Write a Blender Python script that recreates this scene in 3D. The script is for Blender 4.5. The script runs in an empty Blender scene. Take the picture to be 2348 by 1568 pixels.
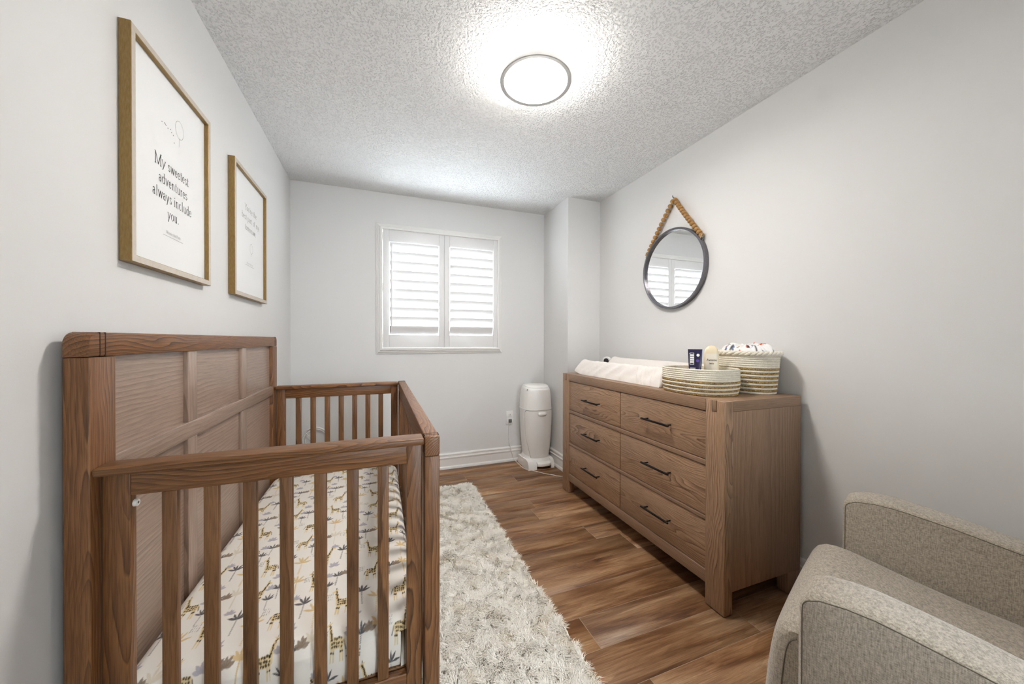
import bpy, bmesh, math, random
import numpy as np
from mathutils import Vector, Matrix

random.seed(7); RNG = np.random.default_rng(11)
scene = bpy.context.scene
COL = scene.collection
PI = math.pi

# ------------------------------------------------------------------ camera
CAM_F, CAM_YAW, CAM_PITCH, CAM_ROLL, CAM_H = 811.2352, .3596, -.0053, .0019, 1.1777
cam_data = bpy.data.cameras.new('camera'); cam_data.sensor_width = 36.0
cam_data.lens = 36.0 * CAM_F / 2348.0; cam_data.clip_start = .02
cam = bpy.data.objects.new('camera', cam_data); COL.objects.link(cam)
_f = Vector((math.sin(CAM_YAW)*math.cos(CAM_PITCH), math.cos(CAM_YAW)*math.cos(CAM_PITCH), math.sin(CAM_PITCH)))
_r = Vector((math.cos(CAM_YAW), -math.sin(CAM_YAW), 0)); _u = _r.cross(_f)
_c, _s = math.cos(CAM_ROLL), math.sin(CAM_ROLL)
_r2 = _r*_c + _u*_s; _u2 = _u*_c - _r*_s
cam.matrix_world = Matrix(((_r2.x, _u2.x, -_f.x, 0), (_r2.y, _u2.y, -_f.y, 0), (_r2.z, _u2.z, -_f.z, CAM_H), (0, 0, 0, 1)))
scene.camera = cam

# ------------------------------------------------------------------ world, exposure
world = bpy.data.worlds.new('sky'); scene.world = world; world.use_nodes = True
_bg = world.node_tree.nodes['Background']
_bg.inputs[0].default_value = (.88, .94, 1.0, 1); _bg.inputs[1].default_value = 3.4
LAMP_STRENGTH = 17.5
LAMP_COLOR = (1.0, .958, .905)
vs = scene.view_settings
vs.view_transform = 'Standard'; vs.look = 'None'; vs.gamma = 1.0; vs.use_curve_mapping = False
vs.exposure = 2.70
scene.cycles.max_bounces = 6; scene.cycles.diffuse_bounces = 4; scene.cycles.transparent_max_bounces = 8
scene.cycles.sample_clamp_indirect = 6.0
scene.cycles.use_adaptive_sampling = True; scene.cycles.adaptive_threshold = .08; scene.cycles.adaptive_min_samples = 16
scene.cycles.caustics_reflective = False; scene.cycles.caustics_refractive = False
_pl = bpy.data.lights.new('window_portal', 'AREA'); _pl.shape = 'RECTANGLE'; _pl.size = 1.04; _pl.size_y = 1.02
_pl.cycles.is_portal = True
_po = bpy.data.objects.new('window_portal', _pl); COL.objects.link(_po)
_po.location = (.552, 3.42, 1.625); _po.rotation_euler = (-PI/2, 0, 0)

FILL_DOOR_X0, FILL_DOOR_X1, FILL_WIN_X0, FILL_WIN_X1 = .50, 1.45, .70, 1.84  # unseen doorway and hall window, added to let in frontal fill light
_pl2 = bpy.data.lights.new('fill_window_portal', 'AREA'); _pl2.shape = 'RECTANGLE'; _pl2.size = FILL_WIN_X1-FILL_WIN_X0; _pl2.size_y = 1.46
_pl2.cycles.is_portal = True
_po2 = bpy.data.objects.new('fill_window_portal', _pl2); COL.objects.link(_po2)
_po2.location = ((FILL_WIN_X0+FILL_WIN_X1)/2, -2.52, 1.53); _po2.rotation_euler = (PI/2, 0, 0)

# room measures (metres)
XL, XR, YB, YF, H = -.656, 1.892, 3.237, -.95, 2.44
FILL_HALL_Y = -2.35                              # far wall of the unseen hall added behind the doorway
XC, YC = 1.561, 2.752                       # boxed-in corner

# ------------------------------------------------------------------ helpers
def lin(h):
    h = h.lstrip('#'); out = []
    for i in (0, 2, 4):
        c = int(h[i:i+2], 16)/255
        out.append(c/12.92 if c <= .04045 else ((c+.055)/1.055)**2.4)
    return (*out, 1)

class NT:
    def __init__(s, name):
        s.m = bpy.data.materials.new(name); s.m.use_nodes = True
        s.t = s.m.node_tree; s.b = s.t.nodes['Principled BSDF']
    def n(s, typ, **kw):
        nd = s.t.nodes.new(typ)
        for k, v in kw.items():
            if k.startswith('i_'):
                key = k[2:]; key = int(key) if key.isdigit() else key.replace('_', ' ')
                nd.inputs[key].default_value = v
            else: setattr(nd, k, v)
        return nd
    def l(s, a, b): s.t.links.new(a, b)
    def math(s, op, a, b=None):
        nd = s.t.nodes.new('ShaderNodeMath'); nd.operation = op
        for i, v in enumerate((a, b)):
            if v is None: continue
            if isinstance(v, (int, float)): nd.inputs[i].default_value = v
            else: s.l(v, nd.inputs[i])
        return nd.outputs[0]
    def comb(s, x, y, z):
        nd = s.t.nodes.new('ShaderNodeCombineXYZ')
        for i, v in enumerate((x, y, z)):
            if isinstance(v, (int, float)): nd.inputs[i].default_value = v
            else: s.l(v, nd.inputs[i])
        return nd.outputs[0]
    def noise(s, vec, scale=1, detail=2, rough=.5, dist=0):
        nd = s.n('ShaderNodeTexNoise'); nd.inputs['Scale'].default_value = scale
        nd.inputs['Detail'].default_value = detail; nd.inputs['Roughness'].default_value = rough
        nd.inputs['Distortion'].default_value = dist; s.l(vec, nd.inputs['Vector'])
        return nd.outputs['Fac']
    def ramp(s, fac, stops, interp='LINEAR'):
        nd = s.t.nodes.new('ShaderNodeValToRGB'); r = nd.color_ramp; r.interpolation = interp
        while len(r.elements) < len(stops): r.elements.new(.5)
        for e, (p, c) in zip(r.elements, stops):
            e.position = p; e.color = c if len(c) == 4 else (*c, 1)
        s.l(fac, nd.inputs[0]); return nd.outputs[0]
    def mix(s, fac, a, b, mode='MIX'):
        nd = s.t.nodes.new('ShaderNodeMix'); nd.data_type = 'RGBA'; nd.blend_type = mode
        for sock, v in ((nd.inputs[0], fac), (nd.inputs[6], a), (nd.inputs[7], b)):
            if isinstance(v, (int, float)): sock.default_value = v
            elif isinstance(v, tuple): sock.default_value = v
            else: s.l(v, sock)
        return nd.outputs[2]
    def bump(s, h, strength=.3, dist=.002):
        nd = s.n('ShaderNodeBump'); nd.inputs['Strength'].default_value = strength
        nd.inputs['Distance'].default_value = dist; s.l(h, nd.inputs['Height']); s.l(nd.outputs[0], s.b.inputs['Normal'])
    def set(s, **kw):
        for k, v in kw.items(): s.b.inputs[k.replace('_', ' ')].default_value = v
    def coord(s, which='Object'):
        return s.n('ShaderNodeTexCoord').outputs[which]
    def sep(s, v):
        nd = s.n('ShaderNodeSeparateXYZ'); s.l(v, nd.inputs[0]); return nd.outputs

def plain(name, hexc, rough=.5, metal=0.0, noise=0.0, nscale=60, bump=0.0, bscale=200, spec=None):
    n = NT(name); c = lin(hexc); n.set(Roughness=rough, Metallic=metal)
    if spec is not None: n.b.inputs['Specular IOR Level'].default_value = spec
    tc = n.coord()
    if noise <= .02:
        n.b.inputs['Base Color'].default_value = c
        if bump: n.bump(n.noise(tc, bscale, 2), bump, .001)
        return n.m
    f = n.noise(tc, nscale, 2)
    d = tuple(max(0, v*(1-noise)) for v in c[:3]) + (1,)
    u = tuple(min(1, v*(1+noise)) for v in c[:3]) + (1,)
    n.l(n.ramp(f, [(.3, d), (.7, u)]), n.b.inputs['Base Color'])
    if bump: n.bump(n.noise(tc, bscale, 2), bump, .001)
    return n.m

def wood(name, axis, light, mid, dark, freq=95, amp=.030, rough=.42, along=1.1, across=5.0, off=.045, pore=.35, wob=.0035, spec=.5):
    n = NT(name); P = n.coord(); oi = n.n('ShaderNodeObjectInfo').outputs['Random']
    S = n.sep(P); k = 'XYZ'.index(axis); o = [i for i in range(3) if i != k]
    u = n.math('ADD', S[k], n.math('MULTIPLY', oi, 37.0))
    a = n.math('ADD', S[o[0]], n.math('MULTIPLY', n.math('SUBTRACT', n.math('FRACT', n.math('MULTIPLY', oi, 13.7)), .5), .10))
    b = n.math('ADD', S[o[1]], n.math('MULTIPLY', n.math('SUBTRACT', n.math('FRACT', n.math('MULTIPLY', oi, 29.3)), .5), .10))
    v = n.comb(n.math('MULTIPLY', u, along), n.math('MULTIPLY', a, across), n.math('MULTIPLY', b, across))
    n1 = n.noise(v, 1.6, 2, .45)
    v2 = n.comb(n.math('MULTIPLY', u, 7.0), n.math('MULTIPLY', a, 48.0), n.math('MULTIPLY', b, 48.0))
    n2 = n.noise(v2, 1.0, 3, .6)
    a2 = n.math('ADD', a, 0.0); b2 = n.math('ADD', b, off)
    r = n.math('SQRT', n.math('ADD', n.math('MULTIPLY', a2, a2), n.math('MULTIPLY', b2, b2)))
    r = n.math('ADD', r, n.math('MULTIPLY', n1, amp*2)); r = n.math('ADD', r, n.math('MULTIPLY', n2, wob))
    s = n.math('FRACT', n.math('MULTIPLY', r, freq))
    L, M, D = lin(light), lin(mid), lin(dark)
    col = n.ramp(s, [(0, L), (.45, M), (.80, tuple(.5*(x+y) for x, y in zip(M, D))), (.92, D), (1, L)])
    plainc = tuple(.15*x+.7*y+.15*z for x, y, z in zip(L, M, D))
    cz = n.noise(n.comb(n.math('MULTIPLY', u, 2.0), n.math('MULTIPLY', a, 14.0), n.math('MULTIPLY', b, 14.0)), 1.0, 1)
    col = n.mix(n.ramp(cz, [(.34, (.22, .22, .22)), (.62, (.95, .95, .95))]), plainc, col)
    vp = n.comb(n.math('MULTIPLY', u, 14.0), n.math('MULTIPLY', a, 420.0), n.math('MULTIPLY', b, 420.0))
    p = n.noise(vp, 1.0, 2, .6)
    pc = n.ramp(p, [(.38, (.42, .37, .33)), (.55, (1.04, 1.04, 1.04))])
    col = n.mix(pore, col, pc, 'MULTIPLY')
    big = n.noise(v, .8, 2); bc = n.ramp(big, [(.3, (.86, .86, .86)), (.7, (1.08, 1.06, 1.05))])
    col = n.mix(1.0, col, bc, 'MULTIPLY')
    n.l(col, n.b.inputs['Base Color']); n.set(Roughness=rough); n.b.inputs['Specular IOR Level'].default_value = spec
    n.bump(p, .12, .0015)
    return n.m

M = {}
for ax in 'XYZ':
    M['crib'+ax] = wood('crib_wood_'+ax, ax, '#996c42', '#865a36', '#3d2413', freq=125, amp=.06, pore=.55, rough=.43, spec=.5)
    M['fine'+ax] = wood('crib_straight_wood_'+ax, ax, '#946a44', '#855d3a', '#55371f', freq=150, amp=.012, off=.30, rough=.43, spec=.5, pore=.5)
    M['dres'+ax] = wood('dresser_wood_'+ax, ax, '#ba9a7c', '#ae8c6f', '#6f513a', freq=120, amp=.075, pore=.5)
    M['drst'+ax] = wood('dresser_straight_wood_'+ax, ax, '#a98a70', '#9f8066', '#80634d', freq=120, amp=.010, off=.35)

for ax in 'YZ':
    M['veneer'+ax] = wood('headboard_glare_wood_'+ax, ax, '#b09989', '#a79080', '#8a7362', freq=70, amp=.03, off=.35, rough=.34, wob=.008, pore=.35, spec=1.0)  # crib wood with window glare painted in as a paler, greyer colour

def wall_mat(name, hexc, bump=.10):
    n = NT(name); n.set(Roughness=.72); n.b.inputs['Base Color'].default_value = lin(hexc)
    n.b.inputs['Specular IOR Level'].default_value = .25
    tc = n.coord(); n.bump(n.noise(tc, 260, 1, .6), bump, .0012)
    return n.m
M['wall'] = wall_mat('painted_wall', '#e2e1e0')
M['trim'] = plain('white_trim_paint', '#eeece9', .38, noise=.01)
M['shutter'] = plain('white_shutter_paint', '#e9e8e8', .40, noise=.008)
def ceil_mat():
    n = NT('stippled_ceiling'); n.set(Roughness=.9); n.b.inputs['Specular IOR Level'].default_value = .1
    tc = n.coord()
    a = n.noise(tc, 105, 2, .6, .15); b = n.noise(tc, 48, 1, .5)
    h = n.ramp(a, [(.36, (0, 0, 0)), (.47, (.75, .75, .75)), (.70, (1, 1, 1))])
    hh = n.math('ADD', h, n.math('MULTIPLY', b, .5))
    n.bump(hh, 1.0, .0046)
    n.l(n.ramp(a, [(.30, lin('#ececec')), (.5, lin('#f7f7f7'))]), n.b.inputs['Base Color'])
    return n.m
M['ceiling'] = ceil_mat()
def floor_mat():
    n = NT('brown_plank_floor'); P = n.coord(); S = n.sep(P); oi = n.n('ShaderNodeObjectInfo').outputs['Random']
    u = n.math('ADD', S[0], n.math('MULTIPLY', oi, 53.0)); a = n.math('ADD', S[1], n.math('MULTIPLY', oi, 7.0))
    v = n.comb(n.math('MULTIPLY', u, 1.7), n.math('MULTIPLY', a, 17.0), 0.0)
    st = n.noise(v, 1.0, 5, .62, .55)
    v3 = n.comb(n.math('MULTIPLY', u, 1.0), n.math('MULTIPLY', a, 5.5), 3.0)
    bl = n.noise(v3, 1.2, 2, .5, .3)
    v2 = n.comb(n.math('MULTIPLY', u, 7.0), n.math('MULTIPLY', a, 240.0), 0.0)
    fi = n.noise(v2, 1.0, 4, .65)
    r = n.math('FRACT', n.math('MULTIPLY', n.math('ADD', bl, n.math('MULTIPLY', st, .25)), 9.0))
    ring = n.ramp(r, [(0, (1.06, 1.05, 1.04)), (.7, (.98, .98, .98)), (.93, (.70, .66, .62)), (1, (1.04, 1.03, 1.02))])
    col = n.ramp(st, [(.28, lin('#543521')), (.42, lin('#805a3c')), (.55, lin('#a17c5a')), (.70, lin('#bd9e7d'))])
    col = n.mix(.55, col, ring, 'MULTIPLY')
    col = n.mix(.75, col, n.ramp(fi, [(.33, (.55, .50, .46)), (.6, (1.10, 1.09, 1.08))]), 'MULTIPLY')
    tone = n.ramp(oi, [(0, (.80, .78, .76)), (.5, (1, 1, 1)), (1, (1.15, 1.12, 1.08))])
    col = n.mix(1.0, col, tone, 'MULTIPLY')
    n.l(col, n.b.inputs['Base Color']); n.set(Roughness=.42); n.b.inputs['Specular IOR Level'].default_value = .4
    n.bump(fi, .12, .001)
    return n.m
M['floor'] = floor_mat()
M['subfloor'] = plain('dark_floor_joint', '#4a3526', .8)
M['joint'] = plain('pale_plank_joint', '#b8a389', .7)
M['white_plastic'] = plain('white_plastic', '#f6f4f1', .34, noise=.01)
M['pail_door'] = plain('warm_white_plastic', '#f0ede9', .30, noise=.01)
M['pail_line'] = plain('shadow_gap_plastic', '#a9a49d', .5)
M['black'] = plain('black_plastic', '#1a1a1c', .35)
M['dark_grey'] = plain('grey_plug_plastic', '#6d6a66', .5)
M['handle'] = plain('dark_bronze_metal', '#2c2829', .38, .85, noise=.25, nscale=180, bump=.35, bscale=260)
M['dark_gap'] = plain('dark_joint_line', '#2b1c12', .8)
M['mirror_frame'] = plain('brushed_grey_metal', '#77757a', .38, .9, noise=.10, nscale=120)
M['bead'] = plain('brown_wooden_bead', '#a57a45', .5, noise=.22, nscale=70)
M['twine'] = plain('natural_twine', '#b8a68c', .9, bump=.4, bscale=600)
M['steel'] = plain('steel_nail', '#9a9a9e', .3, .9)
M['paper'] = plain('white_art_print_paper', '#eeeeee', .55)
M['ink'] = plain('black_print_ink', '#454341', .7)
M['inklight'] = plain('grey_print_ink', '#8b8986', .7)
M['inkfaint'] = plain('faint_grey_print_ink', '#b9b7b5', .7)
def frame_mat():
    n = NT('champagne_gold_frame'); n.set(Roughness=.42, Metallic=.35)
    S = n.sep(n.coord()); v = n.comb(n.math('MULTIPLY', S[0], 300.0), n.math('MULTIPLY', S[1], 60.0), n.math('MULTIPLY', S[2], 60.0))
    f = n.noise(v, 1.0, 3)
    n.l(n.ramp(f, [(.3, lin('#8a6d3c')), (.7, lin('#9c8050'))]), n.b.inputs['Base Color']); return n.m
M['frame'] = frame_mat()
M['frame_glare'] = plain('frame_face_painted_glare', '#cabfb1', .4, .15, noise=.05, nscale=90)  # gold frame's front faces paled, reflected light put into their colour
def mirror_mat():
    n = NT('mirror_glass'); n.set(Metallic=1.0, Roughness=.01); n.b.inputs['Base Color'].default_value = (.93, .94, .94, 1); return n.m
M['mirror'] = mirror_mat()
def glass_mat():
    n = NT('window_glass'); t = n.t
    tr = n.n('ShaderNodeBsdfTransparent'); tr.inputs[0].default_value = (.96, .98, .98, 1)
    gl = n.n('ShaderNodeBsdfGlossy'); gl.inputs['Roughness'].default_value = .02
    mx = n.n('ShaderNodeMixShader'); mx.inputs[0].default_value = .06
    n.l(tr.outputs[0], mx.inputs[1]); n.l(gl.outputs[0], mx.inputs[2])
    n.l(mx.outputs[0], t.nodes['Material Output'].inputs[0]); return n.m
M['glass'] = glass_mat()
def emit_mat(name, color, strength):
    n = NT(name); n.b.inputs['Base Color'].default_value = (.9, .9, .9, 1)
    n.b.inputs['Emission Color'].default_value = (*color, 1); n.b.inputs['Emission Strength'].default_value = strength; return n.m
M['lamp'] = emit_mat('lit_lamp_diffuser', LAMP_COLOR, LAMP_STRENGTH)
M['lamp_side'] = emit_mat('lit_lamp_drum', LAMP_COLOR, LAMP_STRENGTH*.38)
M['nickel'] = plain('satin_nickel', '#bdbcba', .45, .35)
def fabric(name, c1, c2, scale=420, rough=.95, bump=.35, sheen=.25):
    n = NT(name); n.set(Roughness=rough); n.b.inputs['Specular IOR Level'].default_value = .15
    n.b.inputs['Sheen Weight'].default_value = sheen; n.b.inputs['Sheen Roughness'].default_value = .5
    P = n.coord(); S = n.sep(P)
    v1 = n.comb(n.math('MULTIPLY', S[0], 1.0), n.math('MULTIPLY', S[1], 1.0), n.math('MULTIPLY', S[2], .16))
    a = n.noise(v1, scale, 3, .6)
    v2 = n.comb(n.math('MULTIPLY', S[0], .2), n.math('MULTIPLY', S[1], .2), n.math('MULTIPLY', S[2], 1.0))
    b = n.noise(v2, scale*1.4, 2, .6)
    f = n.math('MULTIPLY', n.math('ADD', a, b), .5)
    n.l(n.ramp(f, [(.36, lin(c1)), (.62, lin(c2))]), n.b.inputs['Base Color'])
    n.bump(f, bump, .0012); return n.m
M['chair'] = fabric('grey_beige_woven_fabric', '#887e70', '#c6bcad', sheen=.4)
M['piping'] = plain('dark_seam_piping', '#6b6355', .9)
M['chair_base'] = plain('dark_chair_base', '#2a2623', .6)
M['padcloth'] = fabric('white_jersey_pad_cover', '#e3dcd6', '#eee8e3', 700, bump=.1)
def rope_mat(name, c1, c2, scale, amount):
    n = NT(name); n.set(Roughness=.9); n.b.inputs['Specular IOR Level'].default_value = .1
    P = n.coord(); w = n.noise(P, scale, 2, .5, .8); w2 = n.noise(P, scale*.35, 2)
    n.l(n.ramp(n.math('ADD', n.math('MULTIPLY', w, .7), n.math('MULTIPLY', w2, .3)), [(.36, lin(c1)), (.62, lin(c2))]), n.b.inputs['Base Color'])
    n.bump(w, amount, .002); return n.m
M['rope'] = rope_mat('cream_cotton_rope', '#d8cfbd', '#efe8da', 260, .35)
M['jute'] = rope_mat('braided_jute', '#7c5f33', '#cfb27c', 190, .8)
def attr_mat(name, rough=.85, bump=.12, bscale=900):
    n = NT(name); n.set(Roughness=rough); n.b.inputs['Specular IOR Level'].default_value = .15
    at = n.n('ShaderNodeAttribute'); at.attribute_name = 'print'
    n.l(at.outputs['Color'], n.b.inputs['Base Color'])
    n.bump(n.noise(n.coord(), bscale, 2), bump, .0006); return n.m
M['sheet'] = attr_mat('printed_sheet_fabric')
M['blanket'] = attr_mat('printed_muslin')
M['mattress_side'] = plain('cream_sheet_fabric', '#ece6dc', .9)
def pile_mat():
    n = NT('cream_shag_pile'); n.set(Roughness=.9); n.b.inputs['Specular IOR Level'].default_value = .1
    at = n.n('ShaderNodeAttribute'); at.attribute_name = 'print'
    n.l(at.outputs['Color'], n.b.inputs['Base Color'])
    return n.m
M['pile'] = pile_mat()
M['rugback'] = plain('cream_rug_backing', '#efe9df', .95)
M['navy'] = plain('navy_tube_plastic', '#2a2347', .35, noise=.12, nscale=30)
M['violet'] = plain('violet_print', '#5b45a0', .5)
M['white_print'] = plain('white_print', '#f2f0ee', .5)
M['lotion'] = plain('cream_bottle_plastic', '#ecdcbc', .30)
M['label'] = plain('pale_bottle_label', '#f1e8d6', .45)
M['inkbrown'] = plain('dark_label_ink', '#4a4038', .6)
M['tan'] = plain('tan_label_ink', '#caa36f', .6)
M['monitor'] = plain('white_monitor_plastic', '#f0eeec', .3)

# ------------------------------------------------------------------ mesh + object helpers
def mesh_from(verts, faces, smooth=None, name='mesh'):
    me = bpy.data.meshes.new(name); me.from_pydata([tuple(v) for v in verts], [], faces); me.update()
    if smooth is not None:
        me.polygons.foreach_set('use_smooth', [True]*len(me.polygons))
        if smooth < 179: me.set_sharp_from_angle(angle=math.radians(smooth))
    return me
def fix_normals(me):
    bm = bmesh.new(); bm.from_mesh(me); bmesh.ops.recalc_face_normals(bm, faces=bm.faces); bm.to_mesh(me); bm.free(); return me
_bc = {}
def box_mesh(sx, sy, sz, bev=.002, seg=2):
    key = (round(sx, 5), round(sy, 5), round(sz, 5), bev, seg)
    if key in _bc: return _bc[key]
    bm = bmesh.new(); bmesh.ops.create_cube(bm, size=1); bmesh.ops.scale(bm, vec=(sx, sy, sz), verts=bm.verts)
    if bev > 0: bmesh.ops.bevel(bm, geom=list(bm.edges), offset=min(bev, .45*min(sx, sy, sz)), segments=seg, profile=.5, affect='EDGES')
    me = bpy.data.meshes.new('board'); bm.to_mesh(me); bm.free()
    if bev > 0:
        me.polygons.foreach_set('use_smooth', [True]*len(me.polygons)); me.set_sharp_from_angle(angle=math.radians(50))
    _bc[key] = me; return me
def wpos(o):
    v = Vector((0, 0, 0))
    while o is not None: v += o.location; o = o.parent
    return v
def obj(name, me, mat, parent=None, loc=(0, 0, 0), local=False, rot=None):
    if mat is not None and not me.materials: me.materials.append(M[mat] if isinstance(mat, str) else mat)
    elif mat is not None:
        mm = M[mat] if isinstance(mat, str) else mat
        if me.materials[0] != mm: me = me.copy(); me.materials[0] = mm
    o = bpy.data.objects.new(name, me); COL.objects.link(o)
    l = Vector(loc)
    if parent is not None:
        o.parent = parent
        if not local: l = l - wpos(parent)
    o.location = l
    if rot: o.rotation_euler = rot
    return o
def box(name, x0, x1, y0, y1, z0, z1, mat, parent=None, bev=.002, seg=2):
    return obj(name, box_mesh(x1-x0, y1-y0, z1-z0, bev, seg), mat, parent, ((x0+x1)/2, (y0+y1)/2, (z0+z1)/2))
def lbox(name, x0, x1, y0, y1, z0, z1, mat, parent, bev=.002, seg=2):
    return obj(name, box_mesh(x1-x0, y1-y0, z1-z0, bev, seg), mat, parent, ((x0+x1)/2, (y0+y1)/2, (z0+z1)/2), local=True)
def tag(o, label=None, cat=None, group=None, kind=None):
    if label: o['label'] = label
    if cat: o['category'] = cat
    if group: o['group'] = group
    if kind: o['kind'] = kind
    return o
def thing(name, label, cat, loc, rz=0, group=None):
    o = bpy.data.objects.new(name, None); COL.objects.link(o); o.location = loc; o.rotation_euler = (0, 0, rz)
    o.empty_display_size = .05
    return tag(o, label, cat, group)
def struct(o, label, cat):
    return tag(o, label, cat, None, 'structure')
def rings_mesh(rings, closed=True, cap0=True, cap1=True, smooth=40):
    """loft through rings of equal point count"""
    n = len(rings[0]); V = [p for r in rings for p in r]; F = []
    m = n if closed else n-1
    for i in range(len(rings)-1):
        for j in range(m):
            a = i*n+j; b = i*n+(j+1) % n; F.append((a, b, b+n, a+n))
    if cap0: F.append(tuple(reversed(range(n))))
    if cap1: F.append(tuple(range((len(rings)-1)*n, len(rings)*n)))
    return fix_normals(mesh_from(V, F, smooth))
def tube_mesh(pts, rad, seg=8, closed=False, smooth=60):
    pts = [Vector(p) for p in pts]; N = len(pts); rings = []
    up = None
    for i, p in enumerate(pts):
        if closed: t = (pts[(i+1) % N]-pts[i-1]).normalized()
        else: t = (pts[min(i+1, N-1)]-pts[max(i-1, 0)]).normalized()
        if up is None:
            up = Vector((0, 0, 1)) if abs(t.z) < .9 else Vector((1, 0, 0))
        s = t.cross(up).normalized(); up = s.cross(t).normalized()
        r = rad[i] if isinstance(rad, (list, tuple)) else rad
        rings.append([p + (s*math.cos(2*PI*k/seg)+up*math.sin(2*PI*k/seg))*r for k in range(seg)])
    if closed:
        n = seg; V = [q for r in rings for q in r]; F = []
        for i in range(N):
            for j in range(n):
                a = i*n+j; b = i*n+(j+1) % n; c = ((i+1) % N)*n
                F.append((a, b, c+(j+1) % n, c+j))
        return fix_normals(mesh_from(V, F, smooth))
    return rings_mesh(rings, True, True, True, smooth)
def spline(pts, k=8):
    P = [Vector(p) for p in pts]; out = []
    for i in range(len(P)-1):
        p0 = P[max(i-1, 0)]; p1 = P[i]; p2 = P[i+1]; p3 = P[min(i+2, len(P)-1)]
        for j in range(k):
            t = j/k
            out.append(.5*((2*p1)+(p2-p0)*t+(2*p0-5*p1+4*p2-p3)*t*t+(3*p1-p0-3*p2+p3)*t**3))
    out.append(P[-1]); return out
def lathe_mesh(profile, seg=48, smooth=35, axis='Z'):
    rings = []
    for r, z in profile:
        ring = []
        for k in range(seg):
            a = 2*PI*k/seg
            p = (r*math.cos(a), r*math.sin(a), z)
            if axis == 'X': p = (z, r*math.cos(a), r*math.sin(a))
            if axis == 'Y': p = (r*math.cos(a), z, r*math.sin(a))
            ring.append(p)
        rings.append(ring)
    return rings_mesh(rings, True, profile[0][0] > 1e-6, profile[-1][0] > 1e-6, smooth)
def superring(cx, cy, z, a, b, n=2.4, seg=48):
    out = []
    for k in range(seg):
        t = 2*PI*k/seg; c, s = math.cos(t), math.sin(t)
        out.append((cx+a*math.copysign(abs(c)**(2/n), c), cy+b*math.copysign(abs(s)**(2/n), s), z))
    return out
def extrude_profile(prof, p0, p1, nrm):
    """profile (d,z) swept from p0 to p1 (xy); nrm = room-ward normal"""
    rings = []
    for p in (p0, p1): rings.append([(p[0]+nrm[0]*d, p[1]+nrm[1]*d, z) for d, z in prof])
    return rings_mesh(rings, True, True, True, 30)

# ------------------------------------------------------------------ room shell
T = .12
def slab(name, x0, x1, y0, y1, z0, z1, mat, label, cat='wall'):
    return struct(box(name, x0, x1, y0, y1, z0, z1, mat, None, 0), label, cat)
slab('wall_left', XL-T, XL, FILL_HALL_Y, YB, 0, H, 'wall', 'off-white painted wall behind the crib headboard')
slab('wall_right', XR, XR+T, FILL_HALL_Y, YB, 0, H, 'wall', 'off-white painted wall behind the dresser and round mirror')
slab('ceiling', XL-T, XR+T, FILL_HALL_Y-.2, YB+.2, H, H+T, 'ceiling', 'white stippled ceiling', 'ceiling')
# boxed-in corner chase
slab('wall_corner', XC, XR, YC, YB, 0, H, 'wall', 'off-white boxed-in wall corner beside the window wall')
# back wall with a window opening
WX0, WX1, WZ0, WZ1 = .028, 1.078, 1.108, 2.142
def wall_with_hole(x0, x1, z0, z1, y0, y1, hx0, hx1, hz0, hz1):
    xs = [x0, hx0, hx1, x1]; zs = [z0, hz0, hz1, z1]; V = []; F = []
    for y in (y0, y1):
        for z in zs:
            for x in xs: V.append((x, y, z))
    id = lambda s, i, j: s*16+j*4+i
    for j in range(3):
        for i in range(3):
            if i == 1 and j == 1: continue
            F.append((id(0, i, j), id(0, i+1, j), id(0, i+1, j+1), id(0, i, j+1)))
            F.append((id(1, i, j), id(1, i, j+1), id(1, i+1, j+1), id(1, i+1, j)))
    for a, b in (((1, 1), (2, 1)), ((2, 1), (2, 2)), ((2, 2), (1, 2)), ((1, 2), (1, 1))):
        F.append((id(0, *a), id(0, *b), id(1, *b), id(1, *a)))
    for a, b in (((0, 0), (3, 0)), ((3, 0), (3, 3)), ((3, 3), (0, 3)), ((0, 3), (0, 0))):
        F.append((id(0, *a), id(0, *b), id(1, *b), id(1, *a)))
    return fix_normals(mesh_from(V, F))
struct(obj('wall_back', wall_with_hole(XL-T, XR+T, 0, H, YB, YB+.2, WX0, WX1, WZ0, WZ1), 'wall'), 'off-white painted wall around the shuttered window', 'wall')

# camera-side wall; its doorway, the hall and hall window are added for frontal fill
struct(obj('wall_front', wall_with_hole(XL-T, XR+T, 0, H, YF-T, YF, FILL_DOOR_X0, FILL_DOOR_X1, .0005, 2.05), 'wall'), 'off-white painted wall behind the viewer, with a doorway added for fill light', 'wall')
struct(obj('wall_fill_hall', wall_with_hole(XL-T, XR+T, 0, H, FILL_HALL_Y-.2, FILL_HALL_Y, FILL_WIN_X0, FILL_WIN_X1, .80, 2.26), 'wall'), 'off-white hall wall behind the viewer, added with its window for fill light', 'wall')
fill_win = bpy.data.objects.new('fill_window', None); COL.objects.link(fill_win); fill_win.location = ((FILL_WIN_X0+FILL_WIN_X1)/2, FILL_HALL_Y-.1, .9)
struct(fill_win, 'plain unseen window behind the viewer, added for fill light', 'window')
for x0, x1, z0, z1 in ((FILL_WIN_X0, FILL_WIN_X0+.05, .8, 2.26), (FILL_WIN_X1-.05, FILL_WIN_X1, .8, 2.26), (FILL_WIN_X0+.05, FILL_WIN_X1-.05, .8, .85), (FILL_WIN_X0+.05, FILL_WIN_X1-.05, 2.21, 2.26)):
    box('sash', x0, x1, FILL_HALL_Y-.12, FILL_HALL_Y-.07, z0, z1, 'trim', fill_win, .003)
box('pane', FILL_WIN_X0+.05, FILL_WIN_X1-.05, FILL_HALL_Y-.10, FILL_HALL_Y-.094, .85, 2.21, 'glass', fill_win, 0)

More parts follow.
